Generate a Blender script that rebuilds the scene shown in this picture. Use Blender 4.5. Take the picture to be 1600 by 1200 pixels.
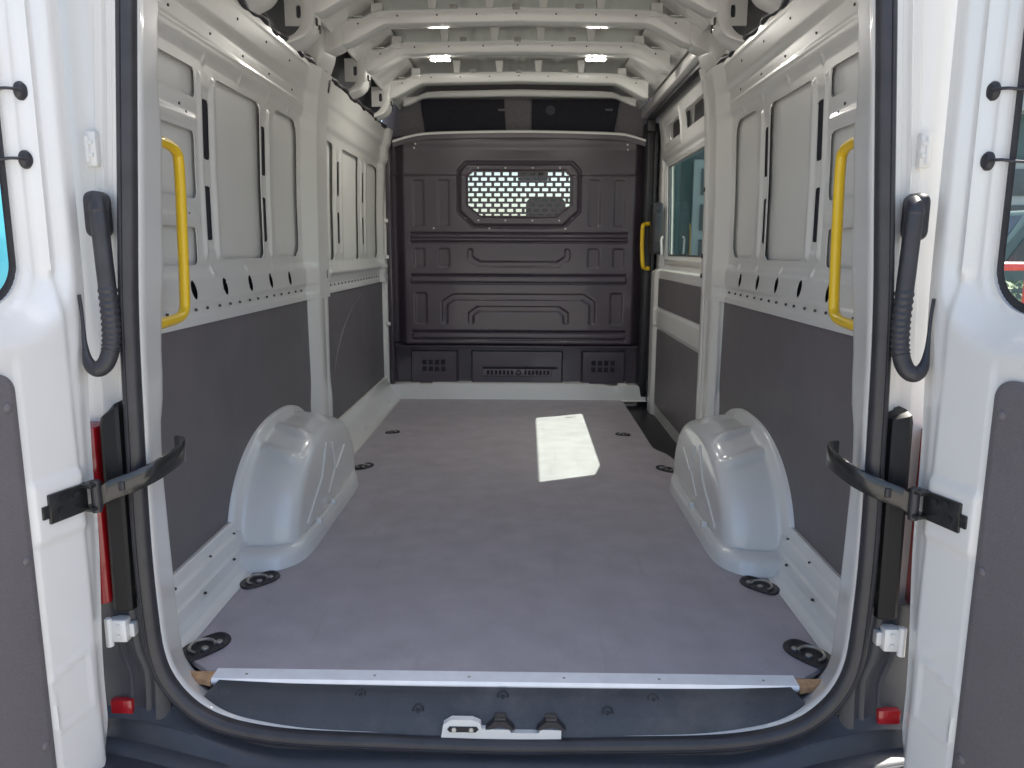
import bpy, bmesh, math, random
import numpy as np
from mathutils import Vector, Matrix

for o in list(bpy.data.objects):
    bpy.data.objects.remove(o, do_unlink=True)
S = bpy.context.scene
COL = S.collection
rnd = random.Random(7)
R = math.radians

# ------------------------------------------------------------------ camera
cam = bpy.data.cameras.new('camera')
cam.sensor_width = 36.0
cam.lens = 26.865
cam.clip_start = 0.02
cam.clip_end = 500
co = bpy.data.objects.new('camera', cam)
COL.objects.link(co)
PITCH, YAW, ROLL = 0.17429, 0.01677, 0.0037
fw = Vector((-math.sin(YAW) * math.cos(PITCH), math.cos(YAW) * math.cos(PITCH), -math.sin(PITCH)))
rt = Vector((math.cos(YAW), math.sin(YAW), 0))
up = rt.cross(fw)
r2 = rt * math.cos(ROLL) + up * math.sin(ROLL)
u2 = up * math.cos(ROLL) - rt * math.sin(ROLL)
mw = Matrix((r2, u2, -fw)).transposed().to_4x4()
mw.translation = Vector((0.0444, -1.6476, 0.9812))
co.matrix_world = mw
S.camera = co

# ------------------------------------------------------------------ light
SUN = Vector((0.545, 0.26, 1.0)).normalized()
w = bpy.data.worlds.new('World')
S.world = w
w.use_nodes = True
nt = w.node_tree
bg = nt.nodes['Background']
sky = nt.nodes.new('ShaderNodeTexSky')
sky.sky_type = 'NISHITA'
sky.sun_disc = False
sky.sun_elevation = math.asin(SUN.z)
sky.sun_rotation = math.atan2(SUN.x, SUN.y)
sky.air_density = 1.0
sky.dust_density = 2.5
nt.links.new(sky.outputs[0], bg.inputs[0])
bg.inputs[1].default_value = 0.11
sl = bpy.data.lights.new('sun', 'SUN')
sl.energy = 4.5
sl.angle = R(0.5)
sl.color = (1.0, 0.95, 0.86)
so = bpy.data.objects.new('sun', sl)
so.rotation_euler = SUN.to_track_quat('Z', 'Y').to_euler()
so.location = (5, 3, 10)
COL.objects.link(so)
S.view_settings.view_transform = 'Standard'
S.view_settings.look = 'None'
S.view_settings.gamma = 1.0
S.view_settings.use_curve_mapping = False
S.view_settings.exposure = 1.70
S.render.engine = 'CYCLES'
S.cycles.max_bounces = 12
S.cycles.diffuse_bounces = 8

# ------------------------------------------------------------------ materials
def mat(name, col, rough=0.5, metal=0.0, coat=0.0, var=0.06, scale=6.0, bump=0.0, bscale=300.0,
        emit=None, estr=0.0, spec=0.5, grime=0.0, speck=0.0):
    m = bpy.data.materials.new(name)
    m.use_nodes = True
    n = m.node_tree.nodes
    l = m.node_tree.links
    b = n['Principled BSDF']
    b.inputs['Roughness'].default_value = rough
    b.inputs['Metallic'].default_value = metal
    b.inputs['Coat Weight'].default_value = coat
    b.inputs['Coat Roughness'].default_value = 0.06
    b.inputs['Specular IOR Level'].default_value = spec
    tc = n.new('ShaderNodeTexCoord')
    nz = n.new('ShaderNodeTexNoise')
    nz.inputs['Scale'].default_value = scale
    nz.inputs['Detail'].default_value = 5
    l.new(tc.outputs['Object'], nz.inputs['Vector'])
    rp = n.new('ShaderNodeValToRGB')
    c0 = [max(0, c * (1 - var)) for c in col]
    c1 = [min(1, c * (1 + var)) for c in col]
    rp.color_ramp.elements[0].position = 0.3
    rp.color_ramp.elements[1].position = 0.7
    rp.color_ramp.elements[0].color = (*c0, 1)
    rp.color_ramp.elements[1].color = (*c1, 1)
    l.new(nz.outputs['Fac'], rp.inputs[0])
    out = rp.outputs[0]
    if speck > 0:
        k = n.new('ShaderNodeTexNoise')
        k.inputs['Scale'].default_value = 380
        k.inputs['Detail'].default_value = 2
        l.new(tc.outputs['Object'], k.inputs['Vector'])
        kr = n.new('ShaderNodeValToRGB')
        kr.color_ramp.elements[0].position = 0.36
        kr.color_ramp.elements[1].position = 0.66
        kr.color_ramp.elements[0].color = (1 - speck, 1 - speck, 1 - speck, 1)
        kr.color_ramp.elements[1].color = (1, 1, 1, 1)
        l.new(k.outputs['Fac'], kr.inputs[0])
        sc_ = n.new('ShaderNodeTexNoise')       # dragged scuffs
        sc_.inputs['Scale'].default_value = 1.0
        sc_.inputs['Detail'].default_value = 6
        mp = n.new('ShaderNodeMapping')
        mp.inputs['Scale'].default_value = (26, 3.0, 1)
        mp.inputs['Rotation'].default_value = (0, 0, 0.5)
        l.new(tc.outputs['Object'], mp.inputs['Vector'])
        l.new(mp.outputs[0], sc_.inputs['Vector'])
        sr = n.new('ShaderNodeValToRGB')
        sr.color_ramp.elements[0].position = 0.26
        sr.color_ramp.elements[1].position = 0.40
        sr.color_ramp.elements[0].color = (0.89, 0.89, 0.89, 1)
        sr.color_ramp.elements[1].color = (1, 1, 1, 1)
        l.new(sc_.outputs['Fac'], sr.inputs[0])
        m1 = n.new('ShaderNodeMixRGB')
        m1.blend_type = 'MULTIPLY'
        m1.inputs[0].default_value = 1
        l.new(out, m1.inputs[1])
        l.new(kr.outputs[0], m1.inputs[2])
        m2 = n.new('ShaderNodeMixRGB')
        m2.blend_type = 'MULTIPLY'
        m2.inputs[0].default_value = 1
        l.new(m1.outputs[0], m2.inputs[1])
        l.new(sr.outputs[0], m2.inputs[2])
        out = m2.outputs[0]
    if grime > 0:
        g = n.new('ShaderNodeTexNoise')
        g.inputs['Scale'].default_value = 3.2
        g.inputs['Detail'].default_value = 9
        g.inputs['Roughness'].default_value = 0.72
        l.new(tc.outputs['Object'], g.inputs['Vector'])
        r = n.new('ShaderNodeValToRGB')
        r.color_ramp.elements[0].position = 0.50
        r.color_ramp.elements[1].position = 0.78
        r.color_ramp.elements[0].color = (0, 0, 0, 1)
        r.color_ramp.elements[1].color = (grime, grime, grime, 1)
        l.new(g.outputs['Fac'], r.inputs[0])
        mx = n.new('ShaderNodeMixRGB')
        l.new(r.outputs[0], mx.inputs[0])
        l.new(out, mx.inputs[1])
        mx.inputs[2].default_value = (0.30, 0.27, 0.23, 1)
        out = mx.outputs[0]
        ra = n.new('ShaderNodeMath')
        ra.operation = 'MULTIPLY_ADD'
        l.new(g.outputs['Fac'], ra.inputs[0])
        ra.inputs[1].default_value = 0.3
        ra.inputs[2].default_value = rough - 0.15
        l.new(ra.outputs[0], b.inputs['Roughness'])
    l.new(out, b.inputs['Base Color'])
    if bump > 0:
        n2 = n.new('ShaderNodeTexNoise')
        n2.inputs['Scale'].default_value = bscale
        n2.inputs['Detail'].default_value = 3
        l.new(tc.outputs['Object'], n2.inputs['Vector'])
        bp = n.new('ShaderNodeBump')
        bp.inputs['Strength'].default_value = bump
        bp.inputs['Distance'].default_value = 0.002
        l.new(n2.outputs['Fac'], bp.inputs['Height'])
        l.new(bp.outputs[0], b.inputs['Normal'])
    if emit:
        b.inputs['Emission Color'].default_value = (*emit, 1)
        b.inputs['Emission Strength'].default_value = estr
    return m


def glass(name, tint, rough=0.0):
    m = bpy.data.materials.new(name)
    m.use_nodes = True
    n = m.node_tree.nodes
    l = m.node_tree.links
    n.remove(n['Principled BSDF'])
    out = n['Material Output']
    tr = n.new('ShaderNodeBsdfTransparent')
    tr.inputs[0].default_value = (*tint, 1)
    gl = n.new('ShaderNodeBsdfGlossy')
    gl.inputs['Roughness'].default_value = rough
    fr = n.new('ShaderNodeFresnel')
    ge = n.new('ShaderNodeNewGeometry')
    mm = n.new('ShaderNodeMath')
    mm.operation = 'MULTIPLY_ADD'
    l.new(ge.outputs['Backfacing'], mm.inputs[0])
    mm.inputs[1].default_value = 1 / 1.45 - 1.45
    mm.inputs[2].default_value = 1.45
    l.new(mm.outputs[0], fr.inputs[0])
    mx = n.new('ShaderNodeMixShader')
    l.new(fr.outputs[0], mx.inputs[0])
    l.new(tr.outputs[0], mx.inputs[1])
    l.new(gl.outputs[0], mx.inputs[2])
    l.new(mx.outputs[0], out.inputs[0])
    return m


M = dict(
    white=mat('white_body_paint', (0.71, 0.70, 0.675), 0.30, coat=0.6, var=0.02, scale=2.5, bump=0.02, bscale=60),
    primer=mat('white_panel_paint', (0.68, 0.675, 0.65), 0.45, coat=0.1, var=0.04, scale=3, bump=0.02, bscale=40),
    floor=mat('grey_phenolic_floor', (0.455, 0.418, 0.456), 0.40, var=0.10, scale=9, bump=0.3, bscale=420, grime=0.30, speck=0.30),
    trim=mat('dark_grey_lining_board', (0.148, 0.134, 0.143), 0.5, var=0.06, scale=4, bump=0.2, bscale=420, grime=0.06, speck=0.18),
    black=mat('black_plastic', (0.022, 0.022, 0.026), 0.42, var=0.15, scale=12, bump=0.1, bscale=400),
    sill=mat('black_sill_plastic', (0.050, 0.052, 0.058), 0.42, var=0.15, scale=8, bump=0.25, bscale=500, grime=0.22, speck=0.2),
    rubber=mat('black_rubber', (0.030, 0.029, 0.034), 0.42, var=0.2, scale=18, bump=0.08, bscale=200),
    steel=mat('black_coated_steel', (0.018, 0.018, 0.018), 0.26, metal=0.0, coat=0.4, var=0.1, scale=14, bump=0.04, bscale=120),
    bulk=mat('bulkhead_dark_paint', (0.064, 0.050, 0.064), 0.30, coat=0.25, var=0.08, scale=3, bump=0.06, bscale=260),
    cloth=mat('black_headliner_and_shade', (0.018, 0.018, 0.027), 0.9, var=0.2, scale=60),  # headliner cloth, also the painted shade behind wall slots and ovals
    greyliner=mat('grey_headliner', (0.15, 0.14, 0.15), 0.85, var=0.1, scale=60),
    yellow=mat('yellow_powder_coat', (0.80, 0.52, 0.015), 0.33, coat=0.3, var=0.04, scale=8),
    alu=mat('aluminium_strip', (0.86, 0.86, 0.88), 0.45, metal=0.1, var=0.05, scale=20, bump=0.05, bscale=90),
    metal=mat('zinc_plated_steel', (0.42, 0.41, 0.39), 0.42, metal=0.85, var=0.15, scale=40),
    wood=mat('plywood_edge', (0.50, 0.30, 0.16), 0.7, var=0.25, scale=60),
    red=mat('red_lamp_lens', (0.38, 0.010, 0.016), 0.2, coat=0.6, var=0.1, scale=30),
    hole=mat('dark_fixing_hole', (0.06, 0.058, 0.056), 0.8, var=0.1),
    lamp=mat('lit_lamp_lens', (0.9, 0.9, 0.85), 0.4, emit=(1, 0.95, 0.87), estr=190.0),
    glass=glass('green_tinted_glass', (0.58, 0.70, 0.64)),
    clear=glass('clear_glass', (0.93, 0.95, 0.94)),
    bumper=mat('slate_grey_bumper', (0.042, 0.045, 0.054), 0.42, var=0.1, scale=8, bump=0.15, bscale=500, grime=0.1),
    ground=mat('concrete_yard', (0.33, 0.31, 0.275), 0.85, var=0.18, scale=1.4, bump=0.3, bscale=40),
    lampblack=mat('tail_lamp_black', (0.007, 0.007, 0.008), 0.5, var=0.1, spec=0.35),
    ecoat_shade=mat('grey_primer_cavity_shade', (0.075, 0.078, 0.092), 0.4, var=0.1, scale=3),  # primer grey, darkened further to imitate the unlit roof cavities
    seat=mat('grey_seat_cloth', (0.04, 0.042, 0.05), 0.9, var=0.2, scale=50),
    foam=mat('grey_foam_pad', (0.36, 0.35, 0.33), 0.9, var=0.2, scale=50),
)

# ------------------------------------------------------------------ helpers
def finish(name, me, material, parent=None, smooth=35, label=None):
    me.materials.clear()
    me.materials.append(material)
    if smooth:
        me.polygons.foreach_set('use_smooth', np.ones(len(me.polygons), dtype=bool))
        me.set_sharp_from_angle(angle=R(smooth))
    me.update()
    o = bpy.data.objects.new(name, me)
    COL.objects.link(o)
    if parent is not None:
        o.parent = parent
    if label:
        o['label'] = label
    return o


def pyd(name, v, f, material, parent=None, smooth=35, label=None):
    me = bpy.data.meshes.new(name)
    me.from_pydata([tuple(map(float, p)) for p in v], [], [tuple(map(int, q)) for q in f])
    bm = bmesh.new()
    bm.from_mesh(me)
    bmesh.ops.recalc_face_normals(bm, faces=bm.faces)
    bm.to_mesh(me)
    bm.free()
    return finish(name, me, material, parent, smooth, label)


class MB:
    """collects solid pieces into one mesh"""
    def __init__(self):
        self.bm = bmesh.new()

    def box(self, x0, x1, y0, y1, z0, z1, bev=0.0, seg=2, mtx=None):
        r = bmesh.ops.create_cube(self.bm, size=1.0)
        vs = r['verts']
        for v in vs:
            v.co = Vector(((x0 + x1) / 2 + v.co.x * (x1 - x0), (y0 + y1) / 2 + v.co.y * (y1 - y0), (z0 + z1) / 2 + v.co.z * (z1 - z0)))
        if bev > 0:
            es = list({e for v in vs for e in v.link_edges})
            q = bmesh.ops.bevel(self.bm, geom=es, offset=bev, segments=seg, affect='EDGES', profile=0.5)
            vs = list({v for f in q['faces'] for v in f.verts} | {v for v in vs if v.is_valid})
            # collect the whole island
            seen = set(vs)
            st = list(vs)
            while st:
                v = st.pop()
                for e in v.link_edges:
                    o = e.other_vert(v)
                    if o not in seen:
                        seen.add(o)
                        st.append(o)
            vs = list(seen)
        if mtx is not None:
            for v in vs:
                v.co = mtx @ v.co
        return vs

    def prism(self, pts, axis, a, b, bev=0.0):
        """polygon pts (2D) extruded along axis from a to b"""
        def P(p, t):
            if axis == 0:
                return (t, p[0], p[1])
            if axis == 1:
                return (p[0], t, p[1])
            return (p[0], p[1], t)
        v0 = [self.bm.verts.new(P(p, a)) for p in pts]
        v1 = [self.bm.verts.new(P(p, b)) for p in pts]
        n = len(pts)
        fs = [self.bm.faces.new(v0), self.bm.faces.new(v1[::-1])]
        for i in range(n):
            fs.append(self.bm.faces.new((v0[i], v1[i], v1[(i + 1) % n], v0[(i + 1) % n])))
        if bev > 0:
            es = list({e for f in fs for e in f.edges})
            bmesh.ops.bevel(self.bm, geom=es, offset=bev, segments=2, affect='EDGES', profile=0.5)
        return v0 + v1

    def tube(self, pts, rad, n=10, cap=True, closed=False):
        pts = [Vector(p) for p in pts]
        m = len(pts)
        rads = rad if isinstance(rad, (list, tuple)) else [rad] * m
        t0 = (pts[1] - pts[0]).normalized()
        ref = Vector((0, 0, 1)) if abs(t0.z) < 0.9 else Vector((1, 0, 0))
        nrm = t0.cross(ref).normalized()
        rings = []
        for i in range(m):
            if closed:
                t = (pts[(i + 1) % m] - pts[i - 1]).normalized()
            else:
                t = (pts[min(i + 1, m - 1)] - pts[max(i - 1, 0)]).normalized()
            nrm = (nrm - t * nrm.dot(t)).normalized()
            bn = t.cross(nrm)
            rings.append([self.bm.verts.new(pts[i] + (nrm * math.cos(2 * math.pi * k / n) + bn * math.sin(2 * math.pi * k / n)) * rads[i]) for k in range(n)])
        for i in range(m - (0 if closed else 1)):
            a, b = rings[i], rings[(i + 1) % m]
            for k in range(n):
                self.bm.faces.new((a[k], a[(k + 1) % n], b[(k + 1) % n], b[k]))
        if cap and not closed:
            self.bm.faces.new(rings[0])
            self.bm.faces.new(rings[-1][::-1])

    def cyl(self, c, d, r, h, n=16, r1=None, bev=0.0):
        d = Vector(d).normalized()
        c = Vector(c)
        r1 = r if r1 is None else r1
        if bev:
            self.tube([c, c + d * 1e-5, c + d * (h - bev), c + d * h], [r, r, r1, r1 - bev], n)
        else:
            self.tube([c, c + d * h], [r, r1], n)

    def build(self, name, material, parent=None, smooth=35, label=None):
        bmesh.ops.recalc_face_normals(self.bm, faces=self.bm.faces)
        me = bpy.data.meshes.new(name)
        self.bm.to_mesh(me)
        self.bm.free()
        return finish(name, me, material, parent, smooth, label)


def catmull(pts, k=8, closed=False):
    pts = [np.array(p, float) for p in pts]
    n = len(pts)
    out = []
    rng = range(n) if closed else range(n - 1)
    for i in rng:
        if closed:
            p0, p1, p2, p3 = pts[i - 1], pts[i], pts[(i + 1) % n], pts[(i + 2) % n]
        else:
            p0, p1, p2, p3 = pts[max(i - 1, 0)], pts[i], pts[i + 1], pts[min(i + 2, n - 1)]
        for j in range(k):
            t = j / k
            out.append(0.5 * ((2 * p1) + (-p0 + p2) * t + (2 * p0 - 5 * p1 + 4 * p2 - p3) * t * t + (-p0 + 3 * p1 - 3 * p2 + p3) * t ** 3))
    if not closed:
        out.append(pts[-1])
    return out


def sstep(a, b, x):
    t = np.clip((x - a) / (b - a), 0, 1)
    return t * t * (3 - 2 * t)


def srect(u, v, u0, u1, v0, v1, r=0.0):
    qx = np.abs(u - (u0 + u1) / 2) - (u1 - u0) / 2 + r
    qy = np.abs(v - (v0 + v1) / 2) - (v1 - v0) / 2 + r
    return np.hypot(np.maximum(qx, 0), np.maximum(qy, 0)) + np.minimum(np.maximum(qx, qy), 0) - r


def sell(u, v, cu, cv, a, b):
    k = np.hypot((u - cu) / a, (v - cv) / b)
    return (k - 1) * min(a, b)


def spoly(u, v, pts, closed=False):
    d = np.full(np.shape(u), 1e9)
    n = len(pts)
    for i in range(n if closed else n - 1):
        ax, ay = pts[i]
        bx, by = pts[(i + 1) % n]
        ex, ey = bx - ax, by - ay
        t = np.clip(((u - ax) * ex + (v - ay) * ey) / (ex * ex + ey * ey), 0, 1)
        d = np.minimum(d, np.hypot(u - ax - t * ex, v - ay - t * ey))
    return d


def sconvex(u, v, pts):
    """signed distance-like for convex polygon given counter-clockwise"""
    d = np.full(np.shape(u), -1e9)
    n = len(pts)
    for i in range(n):
        ax, ay = pts[i]
        bx, by = pts[(i + 1) % n]
        ex, ey = bx - ax, by - ay
        L = math.hypot(ex, ey)
        d = np.maximum(d, ((u - ax) * ey - (v - ay) * ex) / L)
    return d


def stamp(sd, ramp):
    return 1 - sstep(-ramp / 2, ramp / 2, sd)


def sheet(name, U, V, h, hole, tf, material, parent=None, flange=0.0, smooth=40, label=None, outline=None, thick=0.0):
    """pressed sheet: grid over U x V, relief h(u,v), hole(u,v)<0 is cut away (edges snapped to the contour)"""
    u, v = np.meshgrid(U, V, indexing='ij')
    cell = max(U[1] - U[0], V[1] - V[0])
    cut = None
    if hole is not None or outline is not None:
        def sd(a, b):
            r = np.full(np.shape(a), 1e9)
            if hole is not None:
                r = np.minimum(r, hole(a, b))
            if outline is not None:
                r = np.minimum(r, -outline(a, b))
            return r
        e = cell * 0.05
        for _ in range(2):
            d = sd(u, v)
            gx = (sd(u + e, v) - sd(u - e, v)) / (2 * e)
            gy = (sd(u, v + e) - sd(u, v - e)) / (2 * e)
            g2 = np.maximum(gx * gx + gy * gy, 1e-6)
            mk = np.abs(d) < cell * 0.62
            du = np.where(mk, -d * gx / g2, 0)
            dv = np.where(mk, -d * gy / g2, 0)
            u = u + np.clip(du, -cell * .7, cell * .7)
            v = v + np.clip(dv, -cell * .7, cell * .7)
        cut = sd
    H = h(u, v) if h is not None else np.zeros_like(u)
    X, Y, Z = tf(u, v, H)
    n, m = u.shape
    idx = np.arange(n * m).reshape(n, m)
    q = np.stack([idx[:-1, :-1], idx[1:, :-1], idx[1:, 1:], idx[:-1, 1:]], -1).reshape(-1, 4)
    if cut is not None:
        cu = u.reshape(-1)[q].mean(1)
        cv = v.reshape(-1)[q].mean(1)
        q = q[cut(cu, cv) > 0]
    P = np.stack([X, Y, Z], -1).reshape(-1, 3)
    if flange:
        X2, Y2, Z2 = tf(u, v, H - flange)
        P2 = np.stack([X2, Y2, Z2], -1).reshape(-1, 3)
        ed = np.concatenate([q[:, [0, 1]], q[:, [1, 2]], q[:, [2, 3]], q[:, [3, 0]]])
        ks = np.sort(ed, 1)
        key = ks[:, 0].astype(np.int64) * (n * m) + ks[:, 1]
        _, inv, cnt = np.unique(key, return_inverse=True, return_counts=True)
        be = ed[cnt[inv] == 1]
        N = len(P)
        P = np.concatenate([P, P2])
        q = np.concatenate([q, np.stack([be[:, 1], be[:, 0], be[:, 0] + N, be[:, 1] + N], -1)])
    used = np.unique(q)
    remap = -np.ones(len(P), dtype=np.int64)
    remap[used] = np.arange(len(used))
    P = P[used]
    q = remap[q]
    me = bpy.data.meshes.new(name)
    me.vertices.add(len(P))
    me.vertices.foreach_set('co', P.astype(np.float32).reshape(-1))
    me.loops.add(len(q) * 4)
    me.loops.foreach_set('vertex_index', q.astype(np.int32).reshape(-1))
    me.polygons.add(len(q))
    me.polygons.foreach_set('loop_start', np.arange(0, len(q) * 4, 4, dtype=np.int32))
    me.polygons.foreach_set('loop_total', np.full(len(q), 4, dtype=np.int32))
    me.update(calc_edges=True)
    me.validate()
    return finish(name, me, material, parent, smooth, label)


def grid(a, b, step):
    return np.linspace(a, b, max(2, int(round((b - a) / step)) + 1))


def loft(name, rings, material, parent=None, closed_ring=False, closed_path=False, smooth=35, label=None):
    v = []
    f = []
    n = len(rings[0])
    for r in rings:
        v += list(r)
    m = len(rings)
    for i in range(m if closed_path else m - 1):
        for k in range(n if closed_ring else n - 1):
            a = i * n + k
            b = i * n + (k + 1) % n
            c = ((i + 1) % m) * n + (k + 1) % n
            d = ((i + 1) % m) * n + k
            f.append((a, b, c, d))
    return pyd(name, v, f, material, parent, smooth, label)


def dupe(o, parent):
    c = o.copy()
    COL.objects.link(c)
    c.parent = parent
    return c


def tag(o, label, cat, group=None, kind=None):
    if label:
        o['label'] = label
    if cat:
        o['category'] = cat
    if group:
        o['group'] = group
    if kind:
        o['kind'] = kind
    return o


def empty(name, loc=(0, 0, 0)):
    o = bpy.data.objects.new(name, None)
    o.empty_display_size = 0.2
    o.location = loc
    COL.objects.link(o)
    return o


def mir(pts, s):
    return [(s * p[0], *p[1:]) for p in pts]


GZ = -0.64      # level of the yard below the load floor

# ------------------------------------------------------------------ ground
g = pyd('ground', [(-120, -120, GZ), (120, -120, GZ), (120, 120, GZ), (-120, 120, GZ)], [(0, 1, 2, 3)], M['ground'], smooth=0)
g['kind'] = 'structure'

VAN = empty('cargo_van', (0, 1.5, GZ))
tag(VAN, 'white panel van seen through its open rear doors, empty grey load bay', 'van')
VI = Matrix.Translation((0, -1.5, -GZ))


class _V:
    pass


def own(o, parent=None):
    """hang a part on the van, keeping world coordinates"""
    o.parent = parent or VAN
    if parent is None:
        o.matrix_parent_inverse = VI
    return o


def X_wall(z):
    return np.interp(z, [-0.2, 0.0, 0.8, 1.2, 1.5, 1.62, 1.72, 1.8], [0.885, 0.885, 0.885, 0.882, 0.872, 0.862, 0.842, 0.82])


# ================================================================== FLOOR
fl = []
left = [(-0.70, 0.0), (-0.775, 0.06), (-0.80, 0.14), (-0.80, 0.58), (-0.69, 0.64), (-0.668, 0.80), (-0.668, 1.40), (-0.71, 1.52), (-0.80, 1.57), (-0.80, 3.37)]
right = [(0.68, 3.37), (0.69, 3.22), (0.691, 2.10), (0.705, 2.055), (0.74, 1.985), (0.752, 1.915), (0.775, 1.72), (0.79, 1.60), (0.71, 1.52), (0.668, 1.40), (0.668, 0.80), (0.69, 0.64), (0.80, 0.58), (0.80, 0.14), (0.775, 0.06), (0.70, 0.0)]
mb = MB()
mb.prism(left + right, 2, -0.014, 0.0)
own(mb.build('floor_panel', M['floor'], smooth=20, label='dark grey anti-slip plywood load floor'))
mb = MB()
mb.box(-0.97, 0.90, 0.0, 3.5, -0.10, -0.06)
mb.box(-0.90, 0.90, -0.06, 0.02, -0.14, -0.07)
own(mb.build('underfloor', M['primer']))
# step well beside the sliding door
mb = MB()
mb.prism([(0.66, 1.72), (0.93, 1.72), (0.93, 3.36), (0.66, 3.36)], 2, -0.055, -0.045)
own(mb.build('door_step', M['black'], label='black plastic step well by the sliding door'))

# aluminium edging, wooden corners
mb = MB()
mb.prism([(-0.002, 0.001), (0.004, 0.001), (0.004, 0.0035), (-0.004, 0.0035), (-0.038, 0.0025), (-0.0405, -0.006), (-0.037, -0.014), (-0.002, -0.014)], 0, -0.676, 0.676)
strip = own(mb.build('sill_strip', M['alu'], smooth=30, label='bright aluminium edging strip along the rear of the floor'))
for x in (-0.60, -0.30, -0.08, 0.14, 0.36, 0.60):
    b = MB()
    b.cyl((x, -0.019, 0.0026), (0, 0, 1), 0.0035, 0.0012, 10)
    o = b.build('screw', M['metal'])
    o.parent = strip
    o.matrix_parent_inverse = Matrix.Identity(4)
for s in (-1, 1):
    mb = MB()
    mb.prism([(s * 0.677, -0.001), (s * 0.677, -0.042), (s * 0.71, -0.032), (s * 0.75, -0.001)], 2, -0.016, -0.002)
    own(mb.build('plywood_corner', M['wood'], label='raw tan plywood corner at the end of the edging'))

# sill cover : profile (Y,z)
prof = [(-0.034, -0.012), (-0.040, -0.010), (-0.056, -0.016), (-0.066, -0.022), (-0.094, -0.042), (-0.101, -0.050), (-0.111, -0.070), (-0.1185, -0.080), (-0.1195, -0.12)]
XS = list(np.linspace(-0.71, 0.71, 90))
rings = []
for x in XS:
    k = abs(x) / 0.71
    dz = 0.010 * k ** 3
    r = []
    for (y, z) in prof:
        r.append((x * (0.97 if y < -0.09 else 0.925 + 0.045 * max(0.0, (-y - 0.045) / 0.045)), y, z + dz))
    rings.append(r)
sillc = own(loft('sill_cover', rings, M['sill'], label='black plastic rear sill cover with scuffs'))
for x, y in ((-0.57, -0.078), (-0.325, -0.060), (-0.19, -0.088), (0.0, -0.060), (0.235, -0.088), (0.34, -0.062), (0.57, -0.075)):
    z = np.interp(-y, [0.058, 0.094], [-0.0185, -0.042])
    b = MB()
    pts = [(x + 0.011 * math.cos(t), y + 0.010 * math.sin(t), z + 0.002 - 0.55 * 0.010 * -math.sin(t) * 0 + 0.6 * 0.01 * math.sin(t)) for t in np.linspace(R(-20), R(200), 12)]
    b.tube(pts, 0.0022, 6)
    b.cyl((x, y, z - 0.002), (0, -0.5, 1), 0.0055, 0.005, 10, bev=0.001)
    o = b.build('sill_clip', M['black'])
    o.parent = sillc
# door striker on the sill
mb = MB()
mb.prism([(-0.136, -0.086), (0.10, -0.086), (0.130, -0.086), (0.130, -0.060), (0.085, -0.059), (0.08, -0.068), (0.02, -0.068), (0.015, -0.060), (-0.045, -0.060), (-0.048, -0.046), (-0.066, -0.038), (-0.112, -0.038), (-0.130, -0.050)], 1, -0.1235, -0.108)
stk = own(mb.build('striker_plate', M['white'], label='white striker plate with two bolts in the middle of the sill'))
b = MB()
b.prism([(-0.116 + 0.0, -0.0665), (-0.058, -0.0665), (-0.052, -0.060), (-0.056, -0.0535), (-0.116, -0.0535), (-0.121, -0.060)], 1, -0.1255, -0.1150)
b.build('striker_recess', M['black'], stk)
for x in (-0.106, -0.068):
    b = MB()
    b.cyl((x, -0.125, -0.060), (0, -1, 0.2), 0.0055, 0.005, 12, bev=0.001)
    b.build('bolt', M['metal'], stk)
for x in (-0.005, 0.108):
    b = MB()
    b.prism([(x - 0.032, -0.060), (x - 0.012, -0.040), (x + 0.012, -0.040), (x + 0.032, -0.060), (x + 0.024, -0.060), (x, -0.052), (x - 0.024, -0.060)], 1, -0.1245, -0.104)
    b.box(x - 0.013, x + 0.013, -0.122, -0.098, -0.044, -0.034, 0.002)
    own(b.build('buffer_bracket', M['rubber'], label='small black v-shaped buffer bracket on the sill'))

# ================================================================== REAR FRAME, SEAL
seal_in = [(0.0, -0.086), (0.27, -0.080), (0.45, -0.074), (0.56, -0.060), (0.635, -0.036), (0.685, 0.0), (0.722, 0.05), (0.742, 0.11), (0.749, 0.20), (0.752, 0.36), (0.748, 0.57), (0.739, 0.84), (0.721, 1.09), (0.694, 1.44), (0.680, 1.58), (0.66, 1.68), (0.61, 1.745), (0.54, 1.765), (0.3, 1.775), (0.0, 1.78)]
jamb_in = [(0.0, -0.10), (0.27, -0.10), (0.45, -0.10), (0.60, -0.090), (0.680, -0.062), (0.730, -0.030), (0.757, 0.0), (0.772, 0.05), (0.778, 0.20), (0.782, 0.36), (0.782, 0.55), (0.758, 0.86), (0.745, 1.10), (0.716, 1.44), (0.700, 1.60), (0.68, 1.70), (0.63, 1.77), (0.55, 1.80), (0.3, 1.81), (0.0, 1.815)]


def full(half):
    return half + [(-x, z) for x, z in half[-2:0:-1]]


si = np.array(catmull(full(seal_in), 6, True))
ji = np.array(catmull(full(jamb_in), 6, True))
# slight steps of the jamb edge as pressed
for i in range(len(ji)):
    z = ji[i, 1]
    dx = 0.006 * (sstep(0.90, 0.905, z) - sstep(1.235, 1.24, z)) + 0.004 * (sstep(0.62, 0.626, z) - sstep(0.70, 0.706, z)) - 0.005 * sstep(1.33, 1.335, z)
    ji[i, 0] -= np.sign(ji[i, 0]) * dx if z > 0.3 else 0


def normals2(p):
    t = np.roll(p, -1, 0) - np.roll(p, 1, 0)
    t /= np.linalg.norm(t, axis=1)[:, None]
    return np.stack([t[:, 1], -t[:, 0]], -1)      # outward for this winding


ns = normals2(si)
if ((ns * (si - np.array([0, 0.8]))).sum(1)).mean() < 0:
    ns = -ns
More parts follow.
